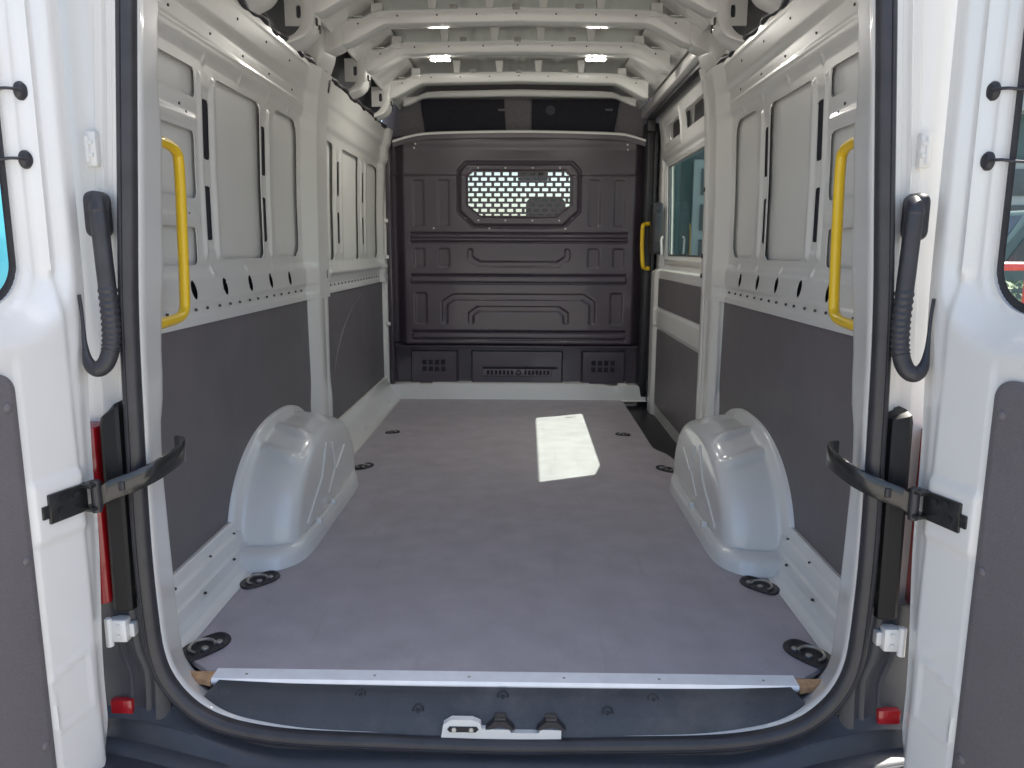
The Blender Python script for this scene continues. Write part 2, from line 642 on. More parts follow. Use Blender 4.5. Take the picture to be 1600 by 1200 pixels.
# rubber seal profile: (offset outward, Y)
sp = [(-0.002, -0.108), (-0.003, -0.126), (0.001, -0.134), (0.007, -0.138), (0.0165, -0.139), (0.0185, -0.1365), (0.0205, -0.139), (0.026, -0.138), (0.030, -0.133), (0.031, -0.124), (0.030, -0.108)]
rings = [[(p[0] + n[0] * a, y, p[1] + n[1] * a) for a, y in sp] for p, n in zip(si, ns)]
own(loft('door_seal', rings, M['rubber'], closed_ring=False, closed_path=True, smooth=50, label='black rubber seal running round the rear opening'))
# jamb between seal and load bay
rings = []
for p, n, q in zip(si, ns, ji):
    c = [(p + n * 0.002, -0.112), (p - n * 0.004, -0.116), (p - n * 0.006, -0.108), (p * 0.75 + q * 0.25 - n * 0.004, -0.078), (q - (q - p) * 0.08, 0.018), (q, 0.030), (q + n * 0.004, 0.036), (q + n * 0.05, 0.042), (q + n * 0.10, 0.05)]
    rings.append([(a[0], y, a[1]) for a, y in c])
own(loft('rear_frame', rings, M['white'], closed_path=True, smooth=50, label='white painted jamb of the rear door opening'))


def seal_out_x(z):
    hz = [p[1] for p in seal_in[6:16]]
    hx = [p[0] + 0.030 for p in seal_in[6:16]]
    return np.interp(z, hz, hx)


for s in (-1, 1):
    # corner pillar outside the seal
    pr = [(-0.012, -0.104), (0.006, -0.108), (0.014, -0.104), (0.018, -0.092), (0.030, -0.090), (0.034, -0.084), (0.036, -0.078), (0.048, -0.076), (0.053, -0.082), (0.058, -0.076), (0.074, -0.074), (0.079, -0.066), (0.095, -0.064), (0.16, -0.062), (0.20, -0.05), (0.205, 0.10)]
    rings = []
    for z in np.linspace(0.10, 1.75, 60):
        r = []
        for i, (a, y) in enumerate(pr):
            aa = a
            yy = y
            if 7 <= i <= 9 and z < 1.08:
                yy = -0.076
            r.append((s * (seal_out_x(z) + aa), yy, z))
        rings.append(r)
    own(loft('corner_pillar', rings, M['white'], smooth=40))
    # roof rear header piece
# header above the opening
mb = MB()
mb.box(-0.80, 0.80, -0.10, 0.06, 1.80, 2.0, 0.01)
mb.box(-0.76, 0.76, -0.15, 0.02, 2.0, 2.05, 0.015)  # unseen roof lip, drawn out rearward to shade the left door
own(mb.build('rear_header', M['white']))

# tail lamps
for s in (-1, 1):
    LX = 0.012 if s < 0 else 0.045
    mb = MB()
    x0 = 0.785
    pts = [(x0, -0.10), (x0 + 0.004, -0.132), (x0 + 0.010, -0.137), (x0 + 0.036, -0.139), (x0 + 0.044, -0.134), (x0 + 0.047, -0.120), (x0 + 0.05, 0.0), (x0, 0.0)]
    zz = [0.215, 0.22, 0.63, 0.645, 0.652]
    rings = []
    for k, z in enumerate(zz):
        q = []
        sh = [0.004, 0, 0, 0.003, 0.012][k]
        for (a, y) in pts:
            lean = 0.014 * (z - 0.43)
            q.append((s * (a - lean + (sh if a < 0.81 else -sh) * 0.5), y + sh * (1 if y < -0.05 else 0), z + (0.012 * (a - x0) / 0.05 if s > 0 else 0.03 * (1 - (a - x0) / 0.05) - 0.01) * (1 if k > 1 else 0)))
        rings.append(q)
    v = [p for r_ in rings for p in r_]
    f = []
    n = len(pts)
    for i in range(len(rings) - 1):
        for k in range(n):
            f.append((i * n + k, i * n + (k + 1) % n, (i + 1) * n + (k + 1) % n, (i + 1) * n + k))
    f.append(tuple(range(n)))
    f.append(tuple(range((len(rings) - 1) * n, len(rings) * n)))
    lamp = own(pyd('tail_lamp', v, f, M['lampblack'], smooth=28, label='black tail lamp housing in the rear corner'))
    mb = MB()
    mb.prism([(s * (0.834 + LX), -0.118), (s * (0.850 + LX), -0.128), (s * 0.90, -0.10), (s * 0.96, 0.0), (s * (0.838 + LX), 0.0)], 2, 0.225, 0.615, 0.004)
    mb.build('lens', M['red'], lamp, label='red lens showing at the edge of the lamp')
    b = MB()
    b.box(s * 0.80 - 0.004, s * 0.80 + 0.004, -0.140, -0.134, 0.50, 0.512, 0.001)
    b.build('screw_cap', M['metal'], lamp)

# lower corner trims and bumper
for s in (-1, 1):
    pr = [(-0.015, -0.10), (0.0, -0.116), (0.010, -0.118), (0.014, -0.104), (0.024, -0.102), (0.028, -0.106), (0.036, -0.108), (0.040, -0.105), (0.060, -0.104), (0.064, -0.110), (0.070, -0.111), (0.080, -0.106), (0.16, -0.105), (0.21, -0.08), (0.215, 0.10)]
    rings = []
    for z in np.linspace(-0.14, 0.235, 24):
        xo = seal_out_x(max(z, 0.06)) if z > 0.06 else seal_out_x(0.06) + 0.0
        rings.append([(s * (max(xo, 0.745) + a), y - 0.015 * sstep(0.05, -0.12, z), z) for a, y in pr])
    own(loft('corner_trim', rings, M['bumper'], smooth=40, label='black ribbed plastic trim at the lower rear corner'))
prof = [(-0.100, -0.10), (-0.118, -0.120), (-0.135, -0.128), (-0.150, -0.130), (-0.156, -0.136), (-0.168, -0.140), (-0.20, -0.146), (-0.206, -0.152), (-0.212, -0.150), (-0.30, -0.158), (-0.33, -0.175), (-0.345, -0.22), (-0.34, -0.36)]
rings = []
for x in np.linspace(-0.98, 0.98, 80):
    k = max(0, abs(x) - 0.45) / 0.4
    lift = 0.09 * sstep(0, 1, np.array(k)) + 0.0
    back = 0.04 * k * k
    rings.append([(x, y + back * (1 if y < -0.14 else 0), z + (lift if y > -0.16 else lift * 0.55)) for y, z in prof])
bump_o = own(loft('bumper', rings, M['bumper'], smooth=40, label='dark grey rear bumper step below the sill'))
mb = MB()
mb.tube([(x, -0.235 + 0.0 * x, -0.148 + 0.028 * sstep(0.45, 0.85, abs(x))) for x in np.linspace(-0.62, 0.70, 40)], 0.003, 6)
mb.build('step_ridge', M['sill'], bump_o)
for s in (-1, 1):
    mb = MB()
    mb.box(s * 0.842 - 0.024, s * 0.842 + 0.024, -0.1240, -0.100, -0.036, -0.002, 0.003)
    o = mb.build('reflector', M['red'], bump_o, label='small red reflector on the bumper corner')

# hinges
for s in (-1, 1):
    for z in (0.165, 1.175):
        mb = MB()
        c = 0.818 if z > 1 else 0.828
        if z > 1:
            mb.box(s * (c + 0.004) - 0.010, s * (c + 0.004) + 0.014, -0.090, -0.070, z - 0.034, z + 0.034, 0.004)
            mb.cyl((s * (c + 0.008), -0.089, z - 0.026), (0, 0, 1), 0.005, 0.052, 14, bev=0.002)
        else:
            mb.box(s * (c + 0.004) - 0.020, s * (c + 0.004) + 0.020, -0.130, -0.070, z - 0.026, z + 0.026, 0.004)
            mb.cyl((s * (c + 0.020), -0.132, z - 0.032), (0, 0, 1), 0.008, 0.064, 14, bev=0.002)
            mb.box(s * (c - 0.022) - 0.006, s * (c - 0.022) + 0.006, -0.120, -0.07, z - 0.018, z + 0.014, 0.003)
        h = own(mb.build('hinge', M['white']))
        for dz in (-0.012, 0.012):
            b = MB()
            b.cyl((s * (c - 0.0), -0.130 if z < 1 else -0.090, z + dz), (0, -1, 0), 0.005, 0.003, 6)
            b.build('bolt', M['white'], h)

# ================================================================== REAR DOORS
AD = R(16)


def door_tf(s):
    O = (s * 0.835, -0.15)
    du = (s * math.sin(AD), -math.cos(AD))
    nn = (-s * math.cos(AD), -math.sin(AD))

    def tf(u, z, w):
        return O[0] + du[0] * u + nn[0] * w, O[1] + du[1] * u + nn[1] * w, z
    return tf


def lean(z):
    # upper half of the door leans in towards the roof (shifts along the door plane normal)
    return 0.0


for s in (-1, 1):
    tf = door_tf(s)
    W0, W1, ZB, ZT = -0.034, 0.74, -0.155, 1.76

    def outl(u, z):
        return srect(u, z, -0.026 + 0.020 * sstep(0.95, 0.5, z) + 0.022 * sstep(0.45, 0.05, z), W1, ZB, ZT, 0.15)

    def win(u, z):
        return srect(u, z, 0.094, 0.66, 0.872, 1.60, 0.085)

    def relief(u, z):
        h = np.zeros_like(u)
        h -= 0.012 * sstep(0.014, -0.024, u - 0.020 * sstep(0.95, 0.5, z) - 0.022 * sstep(0.45, 0.05, z))
        h += 0.0065 * sstep(0.034, 0.048, u)
        rec = srect(u, z, 0.030, 0.71, 0.838, 1.70, 0.13)
        h -= 0.034 * stamp(rec, 0.075)
        h += 0.010 * stamp(srect(u, z, 0.040, 0.058, 0.93, 1.62, 0.02), 0.022) * (z > 0.5)
        ring = np.abs(win(u, z) - 0.010)
        h -= 0.006 * stamp(win(u, z) - 0.014, 0.008)
        h += 0.004 * stamp(ring - 0.004, 0.006) * 0
        # platform of the check strap
        h += 0.006 * stamp(srect(u, z, 0.034, 0.158, 0.425, 0.545, 0.006), 0.010)
        # embossed lozenge low on the frame
        k = sconvex(u, z, [(0.062, 0.045), (0.150, 0.042), (0.158, 0.150), (0.10, 0.166), (0.062, 0.172)])
        h += 0.0042 * stamp(np.abs(k) - 0.003, 0.007)
        h -= 0.004 * sstep(0.150, 0.160, u) * sstep(0.80, 0.76, z)
        return h
    door = own(sheet('rear_door', grid(W0, W1, 0.0062), grid(ZB, ZT, 0.0085), relief, win, lambda u, z, w: tf(u, z, w),
                     M['white'], flange=0.02, outline=outl, smooth=50,
                     label=('left' if s < 0 else 'right') + ' rear door standing open, white inner frame'))
    sheet('outer_skin', grid(W0, W1, 0.02), grid(ZB, ZT, 0.02), lambda u, z: -0.058 - 0.012 * ((u - .37) / .37) ** 2, lambda u, z: srect(u, z, 0.030, 0.70, 0.84, 1.64, 0.09),
          lambda u, z, w: tf(u, z, w), M['white'], door, outline=outl)
    # lining board with rounded top
    sheet('lining_board', grid(0.155, 0.70, 0.0065), grid(-0.12, 0.775, 0.0085),
          lambda u, z: 0.0125 - 0.004 * sstep(0.004, -0.0005, -srect(u, z, 0.165, 0.69, -0.11, 0.762, 0.035)), None,
          lambda u, z, w: tf(u, z, w), M['trim'], door, flange=0.006, outline=lambda u, z: srect(u, z, 0.165, 0.69, -0.11, 0.762, 0.035))
    for (u, z) in ((0.186, 0.70), (0.183, 0.41), (0.186, 0.035), (0.45, 0.70), (0.45, 0.03), (0.66, 0.41)):
        b = MB()
        c = Vector(tf(u, z, 0.0120))
        nrm = Vector(tf(u, z, 1.0)) - Vector(tf(u, z, 0.0))
        b.tube([c, c + nrm * 0.002, c + nrm * 0.004, c + nrm * 0.005], [0.0095, 0.009, 0.006, 0.001], 14)
        b.build('rivet', M['trim'], door)
    # window
    def gl(u, z):
        return np.zeros_like(u) - 0.050
    sheet('window_pane', grid(0.07, 0.69, 0.02), grid(0.84, 1.63, 0.02), gl, None, lambda u, z, w: tf(u, z, w), M['clear'], door, outline=lambda u, z: win(u, z) - 0.012)
    sheet('window_seal', grid(0.07, 0.69, 0.005), grid(0.84, 1.63, 0.006), lambda u, z: -0.040 - 0.003 * sstep(0.006, 0.0, np.abs(win(u, z) + 0.004)), lambda u, z: win(u, z) + 0.016,
          lambda u, z, w: tf(u, z, w), M['rubber'], door, outline=lambda u, z: win(u, z) - 0.006)
    # heater wire terminals
    for (u, z) in ((0.062, 1.262), (0.066, 1.141)):
        b = MB()
        c = Vector(tf(u, z, -0.028))
        nrm = (Vector(tf(u, z, 1.0)) - Vector(tf(u, z, 0.0)))
        dv = (Vector(tf(1.0, z, 0)) - Vector(tf(0, z, 0)))
        b.tube([c, c + nrm * 0.006, c + nrm * 0.011, c + nrm * 0.013], [0.0125, 0.0125, 0.0095, 0.003], 18)
        vs = [v for v in b.bm.verts]
        for v in vs:
            v.co.z = c.z + (v.co.z - c.z) * 1.35
        gm = b.build('wire_grommet', M['rubber'], door, label='black grommet of the window heater wire')
        b = MB()
        p0 = c + nrm * 0.009
        pts = [p0, p0 + dv * 0.016 + nrm * 0.002, p0 + dv * 0.032 - nrm * 0.004 + Vector((0, 0, -0.001)), p0 + dv * 0.042 - nrm * 0.018 + Vector((0, 0, -0.004)), p0 + dv * 0.058 - nrm * 0.030 + Vector((0, 0, -0.007))]
        b.tube(catmull(pts, 5), 0.0028, 8)
        b.build('wire', M['rubber'], gm)
    # check strap bracket on the door
    def dbox(mb, u0, u1, z0, z1, w0, w1, bev=0.002):
        mt = Matrix(((s * math.sin(AD), -s * math.cos(AD), 0, s * 0.835), (-math.cos(AD), -math.sin(AD), 0, -0.15), (0, 0, 1, 0), (0, 0, 0, 1)))
        mb.box(u0, u1, w0, w1, z0, z1, bev, 2, mt)
    b = MB()
    dbox(b, 0.040, 0.128, 0.462, 0.520, 0.006, 0.018)
    dbox(b, 0.124, 0.142, 0.474, 0.500, 0.006, 0.016)
    dbox(b, 0.022, 0.055, 0.464, 0.472, 0.010, 0.040)
    dbox(b, 0.022, 0.055, 0.512, 0.520, 0.010, 0.040)
    brk = b.build('check_bracket', M['steel'], door, label='black check strap bracket bolted to the door')
    b = MB()
    c = Vector(tf(0.034, 0.458, 0.032))
    b.cyl(c, (0, 0, 1), 0.0095, 0.066, 16, bev=0.002)
    b.build('roller', M['rubber'], brk)
    for (u, z) in ((0.070, 0.505), (0.098, 0.507), (0.106, 0.482)):
        b = MB()
        b.cyl(Vector(tf(u, z, 0.016)), Vector(tf(u, z, 1)) - Vector(tf(u, z, 0)), 0.0075, 0.006, 6)
        b.build('bolt', M['steel'], brk)

    # check strap itself
    path = catmull([Vector(tf(0.026, 0.488, 0.036)), Vector((s * 0.790, -0.182, 0.500)), Vector((s * 0.752, -0.168, 0.513)), Vector((s * 0.722, -0.135, 0.525)), Vector((s * 0.706, -0.085, 0.536)), Vector((s * 0.704, -0.040, 0.542)), Vector((s * 0.716, -0.005, 0.545)), Vector((s * 0.74, 0.012, 0.545))], 8)
    rings = []
    for i, p in enumerate(path):
        t = path[min(i + 1, len(path) - 1)] - path[max(i - 1, 0)]
        t = t / np.linalg.norm(t)
        nn_ = np.array([t[1], -t[0], 0])
        nn_ /= np.linalg.norm(nn_)
        a, hz = 0.0042, 0.0215
        rings.append([tuple(p + nn_ * x + np.array([0, 0, z])) for x, z in ((-a, -hz + .002), (-a + .0015, -hz), (a - .0015, -hz), (a, -hz + .002), (a, hz - .002), (a - .0015, hz), (-a + .0015, hz), (-a, hz - .002))])
    stp = own(loft('check_strap', rings, M['steel'], closed_ring=True, smooth=40, label='black curved door check strap on the ' + ('left' if s < 0 else 'right') + ' side'))
    mid = path[13]
    b = MB()
    b.box(mid[0] - 0.006, mid[0] + 0.006, mid[1] - 0.0075, mid[1] + 0.004, mid[2] - 0.010, mid[2] + 0.010, 0.002)
    b.build('stop_pin', M['rubber'], stp)

    # cable conduit between pillar and door
    pts = [(s * 0.792, -0.120, 1.075), (s * 0.789, -0.135, 1.06), (s * 0.786, -0.140, 1.03), (s * 0.783, -0.142, 0.96), (s * 0.780, -0.144, 0.90), (s * 0.777, -0.147, 0.84), (s * 0.778, -0.152, 0.79), (s * 0.787, -0.160, 0.756), (s * 0.803, -0.166, 0.745), (s * 0.818, -0.166, 0.758), (s * 0.826, -0.160, 0.79), (s * 0.832, -0.150, 0.85), (s * 0.837, -0.145, 0.89)]
    pa = catmull([Vector(p) for p in pts], 18)
    rad = []
    for i, p in enumerate(pa):
        zz = p[2]
        r = 0.0148
        t = i / len(pa)
        if t < 0.12:
            r = 0.0135 + 0.003 * t / 0.12
        if zz < 0.90 and t < 0.52:
            r = 0.0152 + 0.0011 * (1 if i % 4 < 2 else -0.6)
        if t > 0.62:
            r = 0.0150 - 0.012 * sstep(0.62, 0.90, t)
        rad.append(float(r))
    b = MB()
    b.tube(pa, [q * 1.12 for q in rad], 16)
    cd = own(b.build('cable_conduit', M['rubber'], smooth=60, label='black corrugated cable conduit beside the ' + ('left' if s < 0 else 'right') + ' door hinge'))
    b = MB()
    b.box(s * 0.804 - 0.019, s * 0.804 + 0.019, -0.140, -0.080, 1.000, 1.092, 0.018, 4)
    b.build('conduit_boot', M['rubber'], cd)

# ================================================================== SIDE WALLS (upper frames)
def wall_tf(s):
    return lambda y, z, h: (s * (X_wall(z) - h), y, z)


def frame_rear(s):
    def hole(y, z):
        top = 1.472
        d = srect(y, z, 0.13, 0.565, 1.392, top, 0.02)
        d = np.minimum(d, srect(y, z, 0.13, 0.552, 1.118, 1.302, 0.025))
        d = np.minimum(d, srect(y, z, 0.13, 0.535, 0.935, 1.040, 0.02))
        d = np.minimum(d, srect(y, z, 0.712, 1.075, 0.948, top, 0.012))
        d = np.minimum(d, srect(y, z, 1.225, 1.520, 0.952, 1.482, 0.06))
        for y0 in (0.622, 1.112):
            d = np.minimum(d, srect(y, z, y0 - 0.008, y0 + 0.040, 1.235, 1.402, 0.012))
            d = np.minimum(d, srect(y, z, y0 - 0.014, y0 + 0.034, 1.005, 1.160, 0.012))
        for yc in (0.47, 0.695, 0.913, 1.121, 1.345):
            d = np.minimum(d, sell((y - yc) * -0.62 + (z - 0.867) * 0.785, (y - yc) * 0.785 + (z - 0.867) * 0.62, 0, 0, 0.032, 0.0175))
        d = np.minimum(d, sell(y, z, 1.815, 1.672, 0.022, 0.030))
        d = np.minimum(d, sell(y, z, 1.80, 0.868, 0.012, 0.02))
        # pocket towards the roof behind the bow legs
        return d

    def rel(y, z):
        h = np.zeros_like(y)
        # pillar
        pill = np.clip((y - 1.565) / 0.105, 0, 1) * sstep(1.875, 1.835, y)
        h += 0.040 * pill
        # rail above the blanks
        np_ = 1 - 0.85 * pill
        h += (0.012 * sstep(1.50, 1.535, z) + 0.010 * sstep(1.60, 1.63, z)) * np_
        # ledge under the blanks
        h += (0.012 * sstep(0.925, 0.895, z) - 0.006 * sstep(0.835, 0.825, z)) * np_
        # channels around the slots
        for y0 in (0.640, 1.130):
            h += 0.006 * stamp(srect(y, z, y0 - 0.060, y0 - 0.040, 0.955, 1.46, 0.01), 0.014)
            h += 0.006 * stamp(srect(y, z, y0 + 0.030, y0 + 0.055, 0.955, 1.46, 0.01), 0.014)
            h -= 0.003 * stamp(srect(y, z, y0 - 0.030, y0 + 0.026, 0.975, 1.43, 0.01), 0.012)
        # horizontal straps
        for zz in (1.346, 1.078):
            h += 0.004 * stamp(srect(y, z, 0.10, 0.56, zz - 0.030, zz - 0.004, 0.006), 0.012)
        # little dimples
        for yc in (0.62, 0.90, 1.17, 1.40):
            h += 0.004 * stamp(srect(y, z, yc - 0.008, yc + 0.008, 1.495, 1.520, 0.006), 0.010)
            h += 0.004 * stamp(srect(y, z, yc - 0.008, yc + 0.008, 0.905, 0.928, 0.006), 0.010)
        h += 0.0035 * stamp(np.abs(srect(y, z, 0.08, 1.56, 1.555, 1.70, 0.02)) - 0.002, 0.006)
        # rounding towards the pillar
        h += 0.0
        # lower lip
        h += 0.004 * sstep(0.80, 0.792, z) * np_
        return h
    fr = own(sheet('side_frame', grid(0.045, 1.93 if s < 0 else 1.86, 0.006), grid(0.768, 1.715, 0.006), rel, hole, wall_tf(s), M['white'], flange=0.003, smooth=50,
                   label='white pressed metal frame of the ' + ('left' if s < 0 else 'right') + ' rear side wall'))
    b = MB()
    k = 0
    for y in np.arange(0.30, 1.56, 0.085):
        yy = y + rnd.uniform(-0.006, 0.006)
        x = s * (X_wall(0.812) - 0.0135)
        b.cyl((x + s * 0.004, yy, 0.812), (-s, 0, 0), 0.0042, 0.0052, 8)
        if k % 3 == 0:
            b.cyl((s * (X_wall(1.665) - 0.020), yy, 1.665), (-s, 0, 0), 0.0042, 0.004, 8)
        if k % 3 == 1:
            b.cyl((s * (X_wall(1.58) - 0.0105), yy, 1.58), (-s, 0, 0), 0.004, 0.004, 8)
        k += 1
    for y, z in ((0.46, 1.36), (0.50, 1.345), (0.49, 1.075), (0.45, 1.09)):
        b.cyl((s * (X_wall(z) + 0.002), y, z), (-s, 0, 0), 0.0042, 0.004, 8)
    b.build('fixing_holes', M['hole'], fr)['kind'] = 'stuff'
    # dark backing behind slots and ovals, painted shade of the hollow frame
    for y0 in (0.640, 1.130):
        sheet('slot_shade_back', grid(y0 - 0.030, y0 + 0.054, 0.02), grid(0.96, 1.44, 0.02), lambda y, z: np.full_like(y, -0.0085), None, wall_tf(s), M['cloth'], fr)
    c = MB()
    c.prism([(s * 0.889, 0.931), (s * 0.900, 0.931), (s * 0.900, 0.926), (s * 0.889, 0.926)], 1, 0.06, 1.60)
    c.build('waist_shelf', M['primer'], fr)
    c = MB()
    c.box(s * 0.892 - 0.001, s * 0.892 + 0.001, 0.10, 1.50, 0.83, 0.905)  # black strip painted as shade inside the oval holes
    c.build('oval_shade_strip', M['cloth'], fr)
    # end sill to pillar post below
    mb = MB()
    rg = []
    for z in np.linspace(0.02, 0.79, 24):
        f_ = 0.018 * float(sstep(0.42, 0.30, z))
        k_ = 0.010 * float(sstep(0.75, 0.45, z))
        rg.append([(s * a, y, z) for a, y in ((0.90, 1.575 - f_), (0.872, 1.600 - f_ + k_), (0.850, 1.640 - f_ + k_), (0.8455, 1.652 - f_ + k_), (0.8445, 1.670 + k_), (0.8445, 1.735), (0.8475, 1.741), (0.8475, 1.749), (0.8445, 1.755), (0.8445, 1.800 + f_ - k_), (0.850, 1.815 + f_ - k_), (0.90, 1.835 + f_))])
    mb = None
    post_ = loft('pillar_post', rg, M['white'], smooth=40, label='white lower post between the lining boards')
    own(post_)
    # lining board
    o = own(sheet('lining_board', grid(0.06, 1.655, 0.03), grid(0.05, 0.776, 0.03), lambda y, z: np.full_like(y, 0.004), None, wall_tf(s), M['trim'], flange=0.006,
                  outline=lambda y, z: srect(y, z, 0.07, 1.65, 0.06, 0.774, 0.01),
                  label='dark grey lining board on the ' + ('left' if s < 0 else 'right') + ' rear side wall'))
    # skirting
    prf = [(0.884, 0.137), (0.870, 0.139), (0.865, 0.134), (0.861, 0.108), (0.850, 0.101), (0.843, 0.068), (0.834, 0.062), (0.829, 0.034), (0.815, 0.014), (0.800, 0.005), (0.786, 0.0015)]
    rings = [[(s * a, y, z) for a, z in prf] for y in np.linspace(0.04, 0.68, 8)]
    sk = own(loft('skirting', rings, M['white'], smooth=14, label='white skirting between floor and lining board'))
    b = MB()
    for y, z, a in ((0.20, 0.108, 0.859), (0.42, 0.105, 0.857), (0.30, 0.05, 0.825), (0.52, 0.055, 0.828), (0.60, 0.105, 0.857)):
        b.cyl((s * (a + 0.004), y, z), (-s, 0, 0.4), 0.004, 0.006, 8)
    b.build('fixing_holes', M['hole'], sk)['kind'] = 'stuff'


for s in (-1, 1):
    frame_rear(s)

# left front bay
def hole_f(y, z):
    d = srect(y, z, 1.98, 2.10, 0.93, 1.472, 0.02)
    d = np.minimum(d, srect(y, z, 2.30, 2.66, 0.93, 1.472, 0.015))
    d = np.minimum(d, srect(y, z, 2.90, 3.20, 0.93, 1.472, 0.05))
    for y0 in (2.185, 2.765):
        d = np.minimum(d, srect(y, z, y0, y0 + 0.045, 1.235, 1.402, 0.015))
        d = np.minimum(d, srect(y, z, y0, y0 + 0.045, 1.005, 1.160, 0.015))
    return d


def rel_f(y, z):
    h = np.zeros_like(y)
    h += 0.012 * sstep(1.50, 1.535, z) + 0.010 * sstep(1.60, 1.63, z)
    h += 0.014 * stamp(srect(y, z, 1.95, 3.30, 0.86, 0.885, 0.01), 0.02)
    h += 0.010 * sstep(0.925, 0.895, z) - 0.004 * sstep(0.835, 0.825, z)
    for y0 in (2.208, 2.788):
        h += 0.005 * stamp(srect(y, z, y0 - 0.075, y0 - 0.040, 0.955, 1.46, 0.01), 0.016)
        h += 0.005 * stamp(srect(y, z, y0 + 0.040, y0 + 0.075, 0.955, 1.46, 0.01), 0.016)
    h += 0.025 * sstep(3.20, 3.29, y)
    h += 0.004 * sstep(0.80, 0.792, z)
    for yc in np.arange(2.0, 3.2, 0.11):
        h += 0.003 * stamp(srect(y, z, yc - 0.012, yc + 0.012, 0.898, 0.920, 0.006), 0.012)
    return h


ff = own(sheet('side_frame', grid(1.925, 3.36, 0.0085), grid(0.775, 1.715, 0.0085), rel_f, hole_f, wall_tf(-1), M['white'], flange=0.003, smooth=50,
               label='white pressed metal frame of the left front side wall'))
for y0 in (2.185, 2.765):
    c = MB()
    c.box(-0.8905, -0.8885, y0 - 0.02, y0 + 0.07, 0.99, 1.415)  # black sheet imitating the shade inside the slots
    c.build('slot_shade_back', M['cloth'], ff)
b = MB()
for y in np.arange(1.98, 3.30, 0.075):
    b.cyl((-(X_wall(0.812) - 0.008), y, 0.812), (1, 0, 0), 0.0045, 0.003, 8)
b.build('fixing_holes', M['hole'], ff)['kind'] = 'stuff'
lb = own(sheet('lining_board', grid(1.80, 3.36, 0.03), grid(0.05, 0.785, 0.03), lambda y, z: np.full_like(y, 0.004), None, wall_tf(-1), M['trim'], flange=0.006,
               outline=lambda y, z: srect(y, z, 1.81, 3.35, 0.06, 0.783, 0.01), label='dark grey lining board on the left front side wall'))
b = MB()
b.tube([(-0.8805, y, z) for y, z in catmull([(1.93, 0.30), (2.02, 0.42), (2.18, 0.555), (2.40, 0.66), (2.62, 0.715), (2.68, 0.722)], 6)], 0.0045, 8)
b.build('board_crease', M['trim'], lb)
prf = [(0.884, 0.150), (0.872, 0.152), (0.866, 0.146), (0.862, 0.120), (0.830, 0.060), (0.800, 0.012), (0.788, 0.003), (0.775, 0.0015)]
sk = own(loft('skirting', [[(-a, y, z) for a, z in prf] for y in np.linspace(1.56, 3.36, 10)], M['white'], label='white skirting along the left front floor edge'))
for y in (2.0, 2.35, 2.7, 3.05):
    b = MB()
    b.box(-0.815, -0.803, y - 0.008, y + 0.008, 0.012, 0.045, 0.003)
    b.build('skirting_tab', M['white'], sk)

# outer skins (side + roof side)
skin = [(0.955, -0.45), (0.965, 0.0), (0.965, 0.5), (0.955, 0.72), (0.915, 0.84), (0.9005, 0.93), (0.898, 1.1), (0.8965, 1.2), (0.892, 1.35), (0.8885, 1.48), (0.895, 1.56), (0.908, 1.68), (0.890, 1.82), (0.850, 1.91), (0.795, 1.975), (0.715, 2.015), (0.60, 2.035)]
for s in (-1, 1):
    rows = np.array(catmull(skin, 5))
    ys = np.linspace(0.02, 3.5, 60) if s < 0 else np.linspace(0.02, 1.70, 30)
    own(loft('outer_skin', [[(s * a, y, z) for a, z in rows if z < 1.66] for y in ys], M['primer'], smooth=60))
    low = max(z for a, z in rows if z < 1.66)
    own(loft('roof_side_skin', [[(s * a, y, z) for a, z in rows if z >= low] for y in ys], M['ecoat_shade'], smooth=60))
    if s > 0:
        up_rows = [p for p in rows if p[1] > 1.78]
        own(loft('roof_edge', [[(s * a, y, z) for a, z in up_rows] for y in np.linspace(1.70, 3.5, 20)], M['primer'], smooth=60))
# lower backing so that no daylight leaks
for s in (-1, 1):
    mb = MB()
    mb.box(s * 0.93 - 0.012, s * 0.93 + 0.012, 0.04, 1.85 if s > 0 else 3.5, -0.1, 0.75)
    own(mb.build('side_backing', M['primer']))

# ================================================================== YELLOW GRAB HANDLES
for s in (-1, 1):
    xx, yy = 0.786, 0.23
    pts = [(s * 0.775, 0.035, 1.222), (s * 0.780, 0.10, 1.220), (s * 0.785, 0.175, 1.218), (s * xx, 0.215, 1.208), (s * xx, yy, 1.175), (s * (xx + .004), yy, 1.0), (s * (xx + .008), yy - 0.002, 0.86), (s * (xx + .008), 0.215, 0.826), (s * (xx + .006), 0.175, 0.815), (s * 0.785, 0.10, 0.813), (s * 0.780, 0.035, 0.812)]
    if s > 0:
        pts = [(p[0], p[1], p[2] + 0.003) for p in pts]
    b = MB()
    b.tube(catmull(pts, 6), 0.0125, 14)
    own(b.build('grab_handle', M['yellow'], smooth=60, label='yellow tubular grab handle at the ' + ('left' if s < 0 else 'right') + ' rear pillar'))
b = MB()
b.tube(catmull([(0.832, 3.325, 1.145), (0.80, 3.318, 1.14), (0.786, 3.30, 1.12), (0.785, 3.30, 1.0), (0.793, 3.30, 0.89), (0.806, 3.318, 0.868), (0.838, 3.325, 0.863)], 6), 0.0135, 12)
own(b.build('grab_handle', M['yellow'], smooth=60, label='small yellow grab handle beside the sliding door'))

